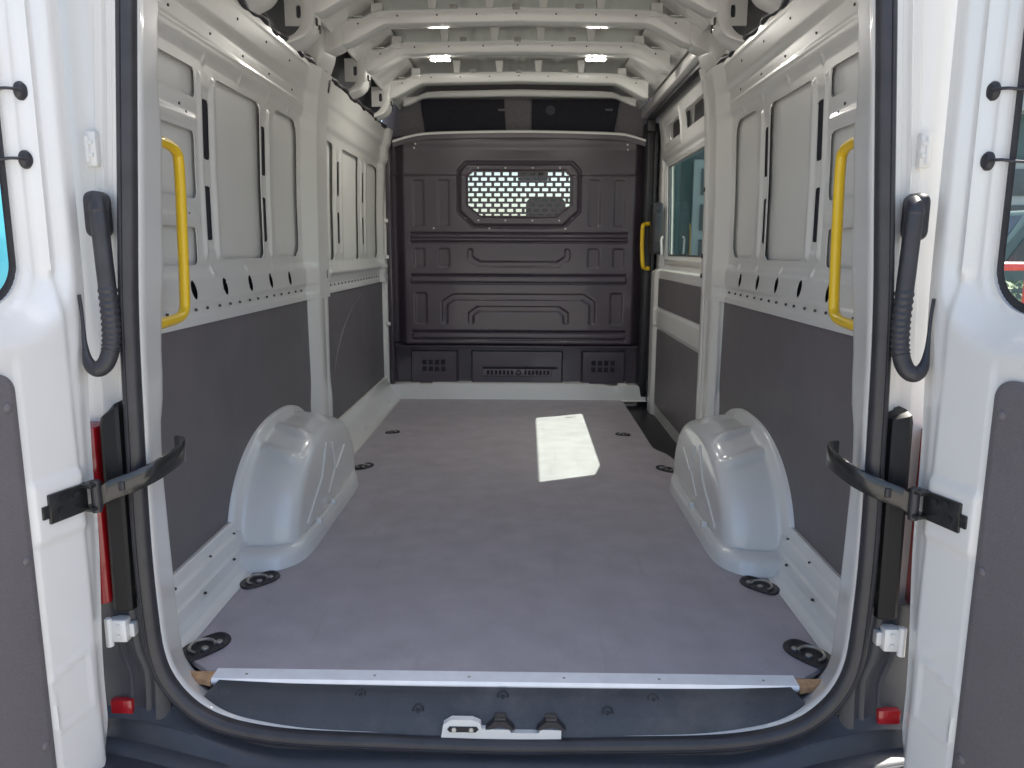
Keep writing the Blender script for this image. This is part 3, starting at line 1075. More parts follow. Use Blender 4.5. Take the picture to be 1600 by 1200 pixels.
# ================================================================== WHEEL ARCHES
def arch(s):
    T = np.linspace(0.0, 1.0, 201)
    cy = 1.135

    def curve(k, ext=1.0, zadd=0.0):
        out = []
        for t in T:
            a = math.pi * (1 - t)
            c, sn = math.cos(a), math.sin(a)
            ex = 2.0 / 2.35
            y = cy + (0.500 if c < 0 else 0.430) * ext * k * math.copysign(abs(c) ** ex, c)
            z = 0.352 * k * abs(sn) ** ex + zadd * sn
            out.append((y, z))
        return out
    # (X, scale, extra)
    sec = [(0.888, 1.085, .006), (0.868, 1.08, .006), (0.862, 1.065, .005), (0.858, 1.03, 0.002), (0.850, 1.005, 0), (0.840, 1.0, 0), (0.82, 0.998, 0), (0.80, 0.996, 0), (0.78, 0.994, 0), (0.76, 0.991, 0), (0.74, 0.986, 0), (0.722, 0.977, 0), (0.707, 0.963, 0), (0.695, 0.944, 0), (0.687, 0.920, 0), (0.683, 0.895, 0), (0.681, 0.87, 0)]
    rings = []
    for X, k, za in sec:
        c = curve(k, 1.0, za)
        r = []
        for t, (y, z) in zip(T, c):
            bead = 0.0
            if 0.72 < X < 0.855:
                fade = min(1.0, (X - 0.70) / 0.03, (0.858 - X) / 0.015)
                for t0_ in (0.345, 0.455, 0.575):
                    tc = t0_ - 0.055 * (0.855 - X) / 0.15
                    bead += 0.0135 * math.exp(-((t - tc) / 0.0165) ** 4) * max(0, fade)
            rr = math.hypot(y - cy, z) + 1e-6
            r.append((s * X, y + (y - cy) / rr * bead, z + z / rr * bead))
        rings.append(r)
    # inner face down to the floor (fan towards the base line)
    last = rings[-1]
    for f in (0.75, 0.5, 0.25, 0.0):
        rings.append([(s * (0.682 - 0.004 * (1 - f)), cy + (p[1] - cy) * (0.985 if f > 0.4 else 0.98), p[2] * f) for p in last])
    a = own(loft('wheel_arch', rings, M['white'], smooth=55, label='white ' + ('left' if s < 0 else 'right') + ' wheel arch box with pressed beads'))
    # foot flange around the base
    plan = [(0.872, 0.553), (0.77, 0.556), (0.71, 0.575), (0.668, 0.63), (0.650, 0.72), (0.648, 0.9), (0.648, 1.2), (0.650, 1.38), (0.664, 1.48), (0.71, 1.56), (0.80, 1.60)]
    pl = np.array(catmull(plan, 8))
    plan2 = [(0.872, 0.640), (0.76, 0.648), (0.722, 0.664), (0.700, 0.690), (0.686, 0.730), (0.679, 0.9), (0.679, 1.2), (0.680, 1.34), (0.690, 1.45), (0.72, 1.525), (0.80, 1.55)]
    pl2 = np.array(catmull(plan2, 8))
    rr = []
    for p, q in zip(pl, pl2):
        rr.append([(s * (p[0] + (q[0] - p[0]) * k), p[1] + (q[1] - p[1]) * k, z) for k, z in ((-0.06, 0.0008), (0.0, 0.012), (0.06, 0.030), (0.18, 0.044), (0.36, 0.052), (0.70, 0.056), (0.86, 0.054), (0.97, 0.050), (1.12, 0.050))])
    loft('arch_flange', rr, M['white'], a, smooth=32)
    # pressed ridges on the inner face
    b = MB()
    for seg in ([(0.78, 0.075), (0.98, 0.175), (1.05, 0.285)], [(1.06, 0.090), (1.17, 0.155), (1.13, 0.265)], [(1.19, 0.150), (1.32, 0.205)]):
        b.tube([(s * 0.6795, y, z) for y, z in seg], 0.0045, 8)
    for y in (0.86, 1.06):
        b.box(s * 0.662 - 0.010, s * 0.662 + 0.010, y - 0.010, y + 0.010, 0.045, 0.068, 0.004)
    b.build('arch_ridges', M['white'], a)['kind'] = 'stuff'
    return a


for s in (-1, 1):
    arch(s)

# ================================================================== LASHING EYES
def lash(x, y, ang, sc=1.0, sgn=1):
    def outline(k):
        o = []
        for i in range(36):
            t = 2 * math.pi * i / 36
            c, sn = math.cos(t), math.sin(t)
            px = 0.066 * math.copysign(abs(c) ** 0.85, c)
            py = 0.041 * math.copysign(abs(sn) ** 0.75, sn) + 0.010 * c * abs(c)
            px, py = px * k * sc, py * k * sc
            o.append((x + sgn * (px * math.cos(ang) - py * math.sin(ang)), y + px * math.sin(ang) + py * math.cos(ang)))
        return o
    rings = []
    for k, z in ((1.0, 0.0006), (0.985, 0.0052), (0.90, 0.0064), (0.84, 0.0052), (0.78, 0.0026), (0.70, 0.0014), (0.3, 0.0012), (0.02, 0.0012)):
        rings.append([(p[0], p[1], z + 0.0) for p in outline(k)])
    o = own(loft('lashing_eye', rings, M['black'], closed_ring=True, smooth=50, label=None))
    def P(px, py, z):
        return (x + sgn * (px * math.cos(ang) - py * math.sin(ang)) * 1.0, y + px * math.sin(ang) + py * math.cos(ang), z)
    b = MB()
    arcp = [P(sc * 0.030 * math.cos(t) - 0.006 * sc, sc * 0.024 * math.sin(t) + 0.004 * sc, 0.005 + 0.004 * math.sin(t)) for t in np.linspace(R(-30), R(210), 18)]
    b.tube(arcp, 0.0036 * sc, 8)
    b.build('ring', M['metal'], o)
    for px in (-0.008, 0.030):
        b = MB()
        b.cyl(P(px * sc, -0.010 * sc, 0.001), (0, 0, 1), 0.0085 * sc, 0.007, 12, bev=0.002)
        b.build('bolt', M['metal'], o)
    return o


FLOORCUT = []
for s in (-1, 1):
    for (x, y, a, sc) in ((0.748, 0.105, 55, 1.05), (0.745, 0.495, 48, 0.98), (0.690, 1.715, 50, 0.85)):
        lash(s * x, y, R(a), sc, -s)
lash(-0.67, 2.38, R(15), 0.62, 1)
lash(0.575, 2.37, R(15), 0.62, -1)

# ================================================================== ROOF
roof = []
XS = np.linspace(-0.60, 0.60, 121)


def roof_rel(x, y):
    z = 2.035 + 0.012 * (1 - (x / 0.6) ** 2)
    bead = 0.0
    return z


own(sheet('roof_skin', grid(-0.62, 0.62, 0.010), grid(-0.02, 3.55, 0.03),
          lambda x, y: 2.030 + 0.014 * (1 - (x / 0.62) ** 2) - 0.010 * (stamp(np.abs(np.mod(np.abs(x) + 0.07, 0.19) - 0.095) - 0.022, 0.03)), None,
          lambda x, y, h: (x, y, h), M['primer'], smooth=60, label='white roof skin with lengthwise beads'))
BOWS = [0.35, 0.83, 1.30, 1.735, 2.235, 2.89, 3.38]
for s in (-1, 1):
    # sloping inner roof rail
    rows = [(0.600, 2.005), (0.612, 1.990), (0.64, 1.970), (0.700, 1.925), (0.752, 1.890), (0.765, 1.876), (0.770, 1.868), (0.782, 1.872)]
    def rr(y, k):
        bead = 0.006 * math.exp(-((((y * 1.0) % 0.12) - 0.06) / 0.016) ** 2) if k in (2, 3, 4) else 0
        return bead
    rings = []
    for y in np.linspace(0.02, 3.5, 180):
        rings.append([(s * (a - rr(y, k) * .6), y, z - rr(y, k) * .8) for k, (a, z) in enumerate(rows)])
    own(loft('roof_rail', rings, M['white'], smooth=50))
    # pinch weld along top of the side frame, loom of wires
    pts = []
    for i, y in enumerate(np.arange(0.06, (3.30 if s < 0 else 1.72), 0.06)):
        pts.append((s * (0.826 + 0.005 * math.sin(i * 1.9)), y, 1.724 + 0.006 * math.sin(i * 1.3) - 0.004 * math.sin(i * 0.53)))
    b = MB()
    pa = catmull([Vector(p) for p in pts], 4)
    b.tube(pa, [0.0125 + 0.002 * math.sin(i * 0.9) for i in range(len(pa))], 10)
    own(b.build('wire_loom', M['rubber'], smooth=60, label='black taped wire loom along the top of the ' + ('left' if s < 0 else 'right') + ' wall'))

for bi, y0 in enumerate(BOWS):
    front = y0 > 3.2
    # face polygon (x,z)
    topz = [(0.0, 1.962), (0.50, 1.952), (0.585, 1.946), (0.640, 1.922), (0.730, 1.915)]
    botz = [(0.728, 1.825), (0.700, 1.828), (0.560, 1.902), (0.545, 1.905), (0.0, 1.916)]
    poly = topz + botz
    poly = poly + [(-x, z) for x, z in poly[::-1] if x > 0]
    # rear web, underside and front web as one hat profile
    half_t = topz
    half_b = [(0.728, 1.825), (0.700, 1.828), (0.562, 1.901), (0.0, 1.916)]
    mb = MB()
    n = 25
    xs = np.concatenate([-np.linspace(0.73, 0.0, n), np.linspace(0.0, 0.73, n)[1:]])
    tz = np.interp(np.abs(xs), [p[0] for p in topz], [p[1] for p in topz])
    bz = np.interp(np.abs(xs), [0.0, 0.545, 0.562, 0.700, 0.728], [1.916, 1.906, 1.901, 1.830, 1.824]) if not front else np.interp(np.abs(xs), [0.0, 0.60, 0.70, 0.728], [1.930, 1.920, 1.876, 1.868])
    rings = []
    D = 0.100 if not front else 0.06
    for x, t, bb in zip(xs, tz, bz):
        m_ = bb + 0.010
        rings.append([(x, y0 - 0.012, t + 0.003), (x, y0 - 0.002, t), (x, y0 + 0.002, t - 0.003), (x, y0 + 0.004, m_), (x, y0 + 0.009, bb + 0.002), (x, y0 + 0.016, bb), (x, y0 + D - 0.016, bb), (x, y0 + D - 0.008, bb + 0.003), (x, y0 + D, m_), (x, y0 + D, t), (x, y0 + D + 0.012, t + 0.003)])
    bow = own(loft('roof_bow', rings, M['white'], smooth=40, label='white roof bow'))
    if not front:
        for x in (-0.66, -0.58, -0.35, -0.26, -0.11, 0.0, 0.11, 0.26, 0.35, 0.58, 0.66):
            if abs(x) in (0.0, 0.26):
                b = MB()
                b.box(x - 0.016, x + 0.016, y0 - 0.018, y0 + 0.01, 1.963 - 0.004, 1.976, 0.003)
                b.build('clip', M['foam'], bow)
            elif abs(x) < 0.5:
                b = MB()
                b.prism([(x - 0.015, 1.958), (x + 0.015, 1.958), (x + 0.022, 2.026), (x - 0.022, 2.026)], 1, y0 - 0.002, y0 + 0.035, 0.003)
                b.build('adhesive_pad', M['primer'], bow)
            else:
                b = MB()
                b.box(x - 0.024, x + 0.024, y0 - 0.004, y0 + 0.04, 1.93, 1.985 - (abs(x) - .58) * .6, 0.004)
                b.build('adhesive_pad', M['primer'], bow)
        b = MB()
        for x in np.linspace(-0.66, 0.66, 9):
            b.cyl((x, y0 + 0.006, np.interp(abs(x), [0, .55, .7], [1.945, 1.935, 1.895])), (0, -1, 0), 0.0038, 0.006, 8)
        b.build('fixing_holes', M['hole'], bow)['kind'] = 'stuff'
    # legs down to the side wall
    for s in (-1, 1):
        if front and s < 0:
            continue
        if s > 0 and y0 > 1.9:
            continue
        big = abs(y0 - 1.735) < 0.01
        b = MB()
        # rear plate with key hole (drawn as two cheeks and bars around the opening)
        xa, xb = (0.735, 0.835)
        za, zb = 1.778, 1.885
        if big:
            # pillar post: continuous plate
            q_ = MB()
            pp_ = [(0.87, -0.075), (0.818, -0.050), (0.806, -0.040), (0.802, -0.028), (0.790, 0.03), (0.780, 0.10), (0.780, 0.112), (0.790, 0.125), (0.87, 0.140)]
            rg_ = []
            for z in np.linspace(1.56, 1.93, 16):
                ad = 0.085 * float(sstep(1.82, 1.57, z))
                rg_.append([(s * (a + ad), y0 + b_, z) for a, b_ in pp_])
            loft('pillar_head', rg_, M['white'], bow, smooth=40)
            q_.prism([(s * 0.80, 1.93), (s * 0.722, 1.93), (s * 0.722, 1.832), (s * 0.742, 1.815), (s * 0.80, 1.79)], 1, y0 - 0.004, y0 + 0.11, 0.004)
            q_.build('bow_leg', M['white'], bow, smooth=40)
            continue
        kx, kz = 0.785, 1.828
        def plate(y, z):
            return srect(y, z, kx - 0.009, kx + 0.009, kz - 0.022, kz + 0.022, 0.009)
        sheet('bow_leg_plate', grid(xa, xb, 0.004), grid(za, zb, 0.0045), None, plate, lambda a, z, h: (s * a, y0 + 0.0 + h, z), M['white'], bow, flange=-0.01)
        path = [(0.722, 1.90), (0.726, 1.87), (0.730, 1.82), (0.738, 1.775), (0.764, 1.742), (0.808, 1.722), (0.852, 1.704)]
        rg = []
        for i, (a, z) in enumerate(catmull(path, 6)):
            fl_ = 0.022 * max(0.0, (i - 18) / 18.0)
            rg.append([(s * (a + 0.040), y0 - 0.004 - fl_, z + 0.006), (s * (a + 0.010), y0 - 0.004 - fl_, z + 0.004), (s * (a + 0.002), y0 + 0.001 - fl_, z), (s * a, y0 + 0.008 - fl_, z), (s * a, y0 + 0.045, z), (s * (a - 0.003), y0 + 0.052, z - 0.002), (s * (a - 0.003), y0 + 0.085 + fl_, z - 0.002), (s * a, y0 + 0.108 + fl_, z), (s * (a + 0.004), y0 + 0.116 + fl_, z), (s * (a + 0.03), y0 + 0.118 + fl_, z + 0.004)])
        loft('bow_leg', rg, M['white'], bow, smooth=50)
        b = MB()
        for yy, z in ((y0 + 0.03, 1.80), (y0 + 0.07, 1.785)):
            b.box(s * 0.7265 - 0.003, s * 0.7265 + 0.003, yy - 0.007, yy + 0.007, z - 0.014, z + 0.014, 0.002)
        b.build('leg_slots', M['hole'], bow)['kind'] = 'stuff'

# roof lamps
for s in (-1, 1):
    b = MB()
    b.box(s * 0.385 - 0.058, s * 0.385 + 0.058, 2.338, 2.380, 1.906, 1.925, 0.005)
    hs = own(b.build('roof_lamp', M['white'], label=('left' if s < 0 else 'right') + ' lit roof lamp under the roof bow'))
    for k in (-1, 0, 1):
        b = MB()
        b.box(s * 0.385 + k * 0.034 - 0.012, s * 0.385 + k * 0.034 + 0.012, 2.344, 2.372, 1.9030, 1.912, 0.003)
        b.build('lamp_lens', M['lamp'], hs)

# ================================================================== BULKHEAD
WIN_O = [(-0.285, 1.140), (0.285, 1.140), (0.375, 1.225), (0.375, 1.470), (0.335, 1.512), (-0.335, 1.512), (-0.375, 1.470), (-0.375, 1.225)]
WIN_I = [(-0.245, 1.195), (0.245, 1.195), (0.325, 1.262), (0.325, 1.440), (0.295, 1.468), (-0.295, 1.468), (-0.325, 1.440), (-0.325, 1.262)]
def bulk_rel(x, z):
    h = np.zeros_like(x)
    ax = np.abs(x)
    E = 0.011
    # edge return
    h -= 0.05 * sstep(0.735, 0.80, ax)
    h -= 0.03 * sstep(0.37, 0.345, z)
    # upper recess beside window
    h -= 0.010 * sstep(1.44, 1.455, z)
    h += 0.012 * sstep(1.60, 1.66, z)
    h += 0.012 * stamp(sconvex(x, z, WIN_O), 0.012)
    h -= 0.014 * stamp(np.abs(sconvex(x, z, WIN_O) - 0.014) - 0.008, 0.012)
    h -= 0.006 * stamp(np.abs(sconvex(x, z, WIN_I) - 0.012) - 0.003, 0.006)
    # horizontal grooves
    for zc, wd in ((1.083, 0.005), (1.053, 0.004), (1.028, 0.007), (0.814, 0.005), (0.762, 0.005), (0.445, 0.005), (0.393, 0.006)):
        h -= E * stamp(srect(x, z, -0.705, 0.705, zc - wd, zc + wd, 0.004), 0.008)
    for zc in (1.055, 0.788, 0.419):
        h += 0.006 * stamp(srect(x, z, -0.70, 0.70, zc - 0.018, zc + 0.018, 0.004), 0.01)
    # boxes
    for x0, x1, z0, z1 in ((0.612, 0.680, 1.13, 1.418), (0.450, 0.522, 1.13, 1.418), (0.612, 0.682, 0.867, 0.986), (0.450, 0.520, 0.867, 0.986), (0.603, 0.678, 0.495, 0.698)):
        sd = srect(ax, z, x0, x1, z0, z1, 0.012)
        h -= 0.008 * stamp(sd, 0.010)
    # bathtub band
    sd = spoly(ax, z, [(0.0, 0.886), (0.255, 0.886), (0.315, 0.925), (0.315, 0.968)]) - 0.017
    sd = np.maximum(sd, z - 0.987)
    h -= 0.010 * stamp(sd, 0.007)
    # two arches
    sd = spoly(ax, z, [(0.0, 0.672), (0.425, 0.672), (0.483, 0.634), (0.483, 0.515)]) - 0.019
    h -= 0.010 * stamp(sd, 0.007)
    sd = spoly(ax, z, [(0.0, 0.596), (0.262, 0.596), (0.312, 0.560), (0.312, 0.515)]) - 0.017
    h -= 0.010 * stamp(sd, 0.007)
    return h


BY = 3.385
bk = own(sheet('bulkhead', grid(-0.845, 0.845, 0.0055), grid(0.335, 1.69, 0.0055), bulk_rel, lambda x, z: sconvex(x, z, WIN_I), lambda x, z, h: (x, BY - h, z), M['bulk'], flange=0.03, smooth=50,
               label='dark pressed metal bulkhead with barred window'))
# grille
b = MB()
row = 0
z = 1.180
dz = 0.0325
for k in range(10):
    zc = 1.180 + k * dz
    b.box(-0.355, 0.355, BY + 0.004, BY + 0.010, zc - 0.0065, zc + 0.0065)
    if k == 9:
        break
    off = 0.028 * (k % 2)
    for i in range(-7, 8):
        xc = i * 0.056 + off
        if abs(xc) < 0.36:
            b.box(xc - 0.0095, xc + 0.0095, BY + 0.0045, BY + 0.0095, zc + 0.006, zc + dz - 0.006)
b.build('window_grille', M['bulk'], bk, label='steel grille of brick-pattern slots over the bulkhead window')
b = MB()
b.box(-0.345, 0.345, BY + 0.022, BY + 0.026, 1.17, 1.49)
b.build('window_pane', M['clear'], bk)
b = MB()
for x in np.linspace(-0.26, 0.26, 4):
    for z in (1.165, 1.492):
        b.cyl((x, BY - 0.010, z), (0, -1, 0), 0.006, 0.004, 8)
for x, z in ((-0.66, 1.64), (-0.668, 1.615), (0.685, 1.635), (0.688, 1.605), (-0.55, 1.115), (0.30, 1.115), (-0.19, 1.115)):
    b.cyl((x, BY + 0.002, z), (0, -1, 0), 0.0065, 0.006, 8)
b.build('rivets', M['metal'], bk)['kind'] = 'stuff'
# lip on top
mb = MB()
tp = [(-0.80, 1.655), (-0.70, 1.684), (-0.58, 1.703), (-0.30, 1.712), (0, 1.716), (0.30, 1.712), (0.60, 1.703), (0.70, 1.690), (0.82, 1.655)]
rg = [[(x, BY - 0.030, z - 0.012), (x, BY - 0.034, z - 0.002), (x, BY - 0.028, z + 0.004), (x, BY + 0.03, z + 0.010), (x, BY + 0.06, z - 0.01)] for x, z in catmull(tp, 6)]
own(loft('bulkhead_lip', rg, M['white'], smooth=50, label='pale flange along the top of the bulkhead'))
b = MB()
rg = [[(x, BY - 0.020, z - 0.04), (x, BY - 0.026, z - 0.012)] for x, z in catmull(tp, 6)]
own(loft('bulkhead_top_band', rg, M['bulk']))
# lower part of the bulkhead : recessed floor section
mb = MB()
mb.box(-0.86, 0.86, BY + 0.05, BY + 0.07, 0.05, 0.36)
mb.box(-0.86, 0.86, BY - 0.004, BY + 0.065, 0.338, 0.352, 0.004)
lowb = own(mb.build('bulkhead_foot', M['bulk'], label='recessed dark lower section of the bulkhead'))
def frustum(name, x0, x1, z0, z1, d, parent):
    b = MB()
    e = 0.012
    v = [(x0, BY + 0.049, z0), (x1, BY + 0.049, z0), (x1, BY + 0.049, z1), (x0, BY + 0.049, z1), (x0 + e, BY + 0.049 - d, z0), (x1 - e, BY + 0.049 - d, z0), (x1 - e, BY + 0.049 - d, z1 - 0.004), (x0 + e, BY + 0.049 - d, z1 - 0.004)]
    return pyd(name, v, [(4, 5, 6, 7), (0, 1, 5, 4), (1, 2, 6, 5), (2, 3, 7, 6), (3, 0, 4, 7)], M['bulk'], parent, smooth=0)
frustum('foot_box', -0.315, 0.30, 0.10, 0.315, 0.045, lowb)
for x0, x1 in ((-0.72, -0.40), (0.42, 0.715)):
    frustum('foot_box', x0, x1, 0.10, 0.315, 0.045, lowb)
    b = MB()
    xm = (x0 + x1) / 2 + (-0.005)
    for i in range(4):
        for j in range(2):
            b.box(xm - 0.075 + i * 0.042, xm - 0.075 + i * 0.042 + 0.030, BY + 0.0015, BY + 0.008, 0.178 + j * 0.045, 0.178 + j * 0.045 + 0.033, 0.003)
    b.build('vent_slots', M['cloth'], lowb)['kind'] = 'stuff'
b = MB()
b.box(-0.235, 0.225, BY - 0.004, BY + 0.004, 0.150, 0.196, 0.004)
lab = b.build('foot_label', mat('grey_label', (0.16, 0.13, 0.16), 0.35, var=0.2, scale=40), lowb, label='grey strip label with round mark at the foot of the bulkhead')
b = MB()
b.box(-0.235, 0.26, BY - 0.002, BY + 0.01, 0.197, 0.212, 0.002)
for xx in list(np.linspace(-0.20, -0.04, 7)) + list(np.linspace(0.05, 0.20, 7)):
    b.box(xx - 0.008, xx + 0.008, BY - 0.0052, BY - 0.003, 0.160, 0.188)
b.tube([(0.003 + 0.015 * math.cos(t), BY - 0.005, 0.173 + 0.015 * math.sin(t)) for t in np.linspace(0, 2 * math.pi, 20)[:-1]], 0.004, 6, closed=True)
b.build('label_marks', M['cloth'], lowb)['kind'] = 'stuff'
# white cross member
tp = [(-0.875, 0.100), (-0.66, 0.110), (-0.655, 0.104), (-0.575, 0.104), (-0.57, 0.112), (-0.50, 0.112), (0.47, 0.112), (0.478, 0.106), (0.56, 0.106), (0.61, 0.098), (0.66, 0.098), (0.665, 0.112), (0.72, 0.112), (0.725, 0.104), (0.86, 0.100)]
rg = []
for i, (x, z) in enumerate(tp):
    yb = 3.362 - (0.018 if abs(x) > 0.44 else 0.0)
    z = z - 0.006
    rg.append([(x, BY + 0.05, z), (x, yb + 0.012, z), (x, yb, z - 0.008), (x, yb - 0.008, 0.03), (x, yb - 0.012, 0.0015), (x, yb - 0.03, -0.006)])
own(loft('cross_member', rg, M['white'], smooth=30, label='white cross member at the foot of the bulkhead'))
# side posts beside the bulkhead
mb = MB()
mb.prism([(-0.90, 3.30), (-0.868, 3.318), (-0.852, 3.335), (-0.846, 3.42), (-0.90, 3.44)], 2, 0.0, 1.74, 0.004)
po = own(mb.build('front_post', M['white'], label='white post at the left edge of the bulkhead'))
for z in (1.16, 0.93, 0.50):
    b = MB()
    b.box(-0.858, -0.835, 3.318, 3.34, z - 0.012, z + 0.012, 0.003)
    b.build('clip', M['white'], po)
mb = MB()
mb.box(-0.847, -0.82, 3.345, 3.40, 0.1, 1.68, 0.004)
own(mb.build('bulkhead_edge', M['bulk']))
mb = MB()
mb.prism([(0.790, 3.40), (0.795, 3.352), (0.812, 3.335), (0.845, 3.335), (0.885, 3.36), (0.885, 3.44), (0.79, 3.44)], 2, -0.05, 1.76, 0.004)
mb.box(0.845, 0.865, 3.30, 3.345, 0.0, 1.70, 0.004)
bp = own(mb.build('front_post', M['black'], label='black trimmed post between bulkhead and sliding door'))
b = MB()
b.box(0.838, 0.87, 3.28, 3.33, 0.075, 0.135, 0.004)
b.box(0.84, 0.87, 3.24, 3.33, 0.02, 0.05, 0.004)
b.build('roller_guide', M['black'], bp)

# overhead: headliner above the cab
mb = MB()
mb.box(-0.80, 0.80, 3.52, 3.55, 1.60, 2.03)
oh = own(mb.build('cab_headliner', M['greyliner'], label='grey headliner above the bulkhead'))
for x0, x1, x2, x3 in ((-0.64, -0.10, -0.083, -0.60), (0.078, 0.645, 0.60, 0.078)):
    b = MB()
    b.prism([(x3, 1.66), (x2, 1.66), (x1, 1.93), (x0, 1.93)], 1, 3.505, 3.5195)
    b.build('net_panel', M['cloth'], oh, label='black cloth panel of the headliner')
for x in (-0.115, 0.575):
    b = MB()
    b.box(x - 0.024, x + 0.024, 3.49, 3.506, 1.858, 1.872, 0.003)
    b.build('badge', M['greyliner'], oh)
b = MB()
b.cyl((0.20, 3.506, 1.865), (0, -1, 0), 0.03, 0.004, 20)
b.build('speaker_cap', mat('dark_cap', (0.03, 0.03, 0.045), 0.5), oh)

# ================================================================== SLIDING DOOR (right)
def sd_x(z):
    return np.interp(z, [-0.2, 0.0, 0.85, 1.2, 1.5, 1.65, 1.80], [0.918, 0.918, 0.918, 0.912, 0.902, 0.890, 0.862])
def sd_hole(y, z):
    d = np.maximum(srect(y, z, 1.80, 3.165, 0.945, 1.478, 0.035), 0.105 - ((y - 1.80) * 0.42 + (z - 0.945) * 0.907))
    d = np.minimum(d, srect(y, z, 2.66, 3.08, 1.600, 1.695, 0.02))
    d = np.minimum(d, srect(y, z, 2.06, 2.50, 1.600, 1.695, 0.02))
    return d
def sd_rel(y, z):
    h = np.zeros_like(y)
    h += 0.055 * sstep(0.890, 0.858, z)
    h += 0.014 * stamp(np.abs(srect(y, z, 1.87, 3.165, 0.950, 1.462, 0.035) - 0.030) - 0.012, 0.02) * (z > 0.9)
    h += 0.020 * sstep(1.50, 1.54, z)
    h += 0.012 * stamp(srect(y, z, 1.70, 3.12, 0.515, 0.628, 0.012), 0.02)
    h += 0.022 * sstep(3.08, 3.13, y) * sstep(0.87, 0.84, z)
    h += 0.008 * stamp(np.abs(srect(y, z, 2.62, 3.12, 1.56, 1.735, 0.02)) - 0.004, 0.01)
    return h
sdoor = own(sheet('sliding_door', grid(1.60, 3.235, 0.0085), grid(-0.06, 1.775, 0.0075), sd_rel, sd_hole, lambda y, z, h: (sd_x(z) - h, y, z), M['white'], flange=0.005, smooth=50,
                  label='white inner side of the closed sliding door'))
sheet('window_pane', grid(1.76, 3.20, 0.05), grid(0.92, 1.51, 0.05), lambda y, z: np.full_like(y, -0.018), None, lambda y, z, h: (sd_x(z) - h, y, z), M['glass'], sdoor)
sheet('window_seal', grid(1.76, 3.20, 0.01), grid(0.92, 1.52, 0.008), lambda y, z: np.full_like(y, -0.010), lambda y, z: srect(y, z, 1.81, 3.155, 0.955, 1.47, 0.03), lambda y, z, h: (sd_x(z) - h, y, z), M['rubber'], sdoor)
sheet('outer_skin', grid(1.60, 3.26, 0.03), grid(-0.35, 1.82, 0.02), lambda y, z: np.full_like(y, -0.045), lambda y, z: srect(y, z, 1.77, 3.20, 0.93, 1.60, 0.03), lambda y, z, h: (sd_x(z) - h, y, z), M['primer'], sdoor)
for y0, y1 in ((2.05, 2.51), (2.65, 3.09)):
    b = MB()
    b.box(0.915, 0.918, y0, y1, 1.58, 1.72)  # black sheets imitate the unlit hollow behind the door cutouts
    b.box(0.885, 0.916, y0, y1, 1.576, 1.58)
    b.build('recess_shade_back', M['black'], sdoor)
for z0, z1 in ((0.640, 0.812), (0.03, 0.502)):
    y1 = 3.075
    sheet('lining_board', grid(1.70, y1 + 0.02, 0.02), grid(z0 - 0.02, z1 + 0.02, 0.012), lambda y, z: np.full_like(y, 0.0595), None, lambda y, z, h: (sd_x(z) - h, y, z), M['trim'], sdoor, flange=0.006,
          outline=lambda y, z: srect(y, z, 1.70, y1, z0, z1, 0.012))
b = MB()
b.box(0.817, 0.884, 3.13, 3.235, 0.955, 1.268, 0.016, 3)
hd = b.build('door_handle', M['black'], sdoor, label='black inner handle block of the sliding door')
b = MB()
b.box(0.830, 0.868, 3.122, 3.14, 1.02, 1.205, 0.006)
b.cyl((0.850, 3.132, 1.236), (0, -1, 0), 0.009, 0.006, 12)
b.cyl((0.850, 3.132, 0.985), (0, -1, 0), 0.009, 0.006, 12)
b.build('handle_grip', M['rubber'], hd)
b = MB()
b.tube([(0.868, 3.06, 0.955), (0.862, 3.06, 1.04), (0.866, 3.06, 1.055), (0.875, 3.06, 1.06)], 0.006, 8)
b.build('lock_pin', M['white'], sdoor)
# body side ahead of the sliding door
mb = MB()
mb.box(0.888, 0.93, 3.245, 3.56, -0.35, 1.88, 0.004)
own(mb.build('front_side_panel', M['white']))
# flange of the sliding door opening
rg = []
for z in np.linspace(-0.03, 1.745, 40):
    x = float(X_wall(z)) - 0.044 - (0.004 if z > 0.79 else 0.0)
    rg.append([(x + 0.05, 1.800, z), (x + 0.008, 1.806, z), (x + 0.001, 1.812, z), (x, 1.822, z), (x, 1.848, z), (x + 0.003, 1.853, z), (x + 0.016, 1.856, z)])
ofl = own(loft('opening_flange', rg, M['white'], smooth=40, label='white folded flange of the sliding door opening'))
for z in (0.868, 0.955, 1.245):
    b = MB()
    x = float(X_wall(z)) - 0.049
    b.cyl((x + 0.006, 1.834, z), (-1, 0, 0), 0.011, 0.010, 12, bev=0.003)
    b.build('rubber_stop', M['rubber'], ofl)
# roof track
mb = MB()
mb.prism([(0.800, 1.772), (0.826, 1.760), (0.832, 1.785), (0.826, 1.800), (0.806, 1.800)], 1, 1.88, 3.36, 0.003)
own(mb.build('door_track', M['black'], label='black roller track above the sliding door'))
mb = MB()
mb.box(0.775, 0.87, 1.88, 3.45, 1.805, 1.86, 0.01)
own(mb.build('track_housing', M['white']))
b = MB()
b.box(0.79, 0.835, 3.25, 3.32, 1.70, 1.77, 0.006)
own(b.build('track_stop', M['black']))

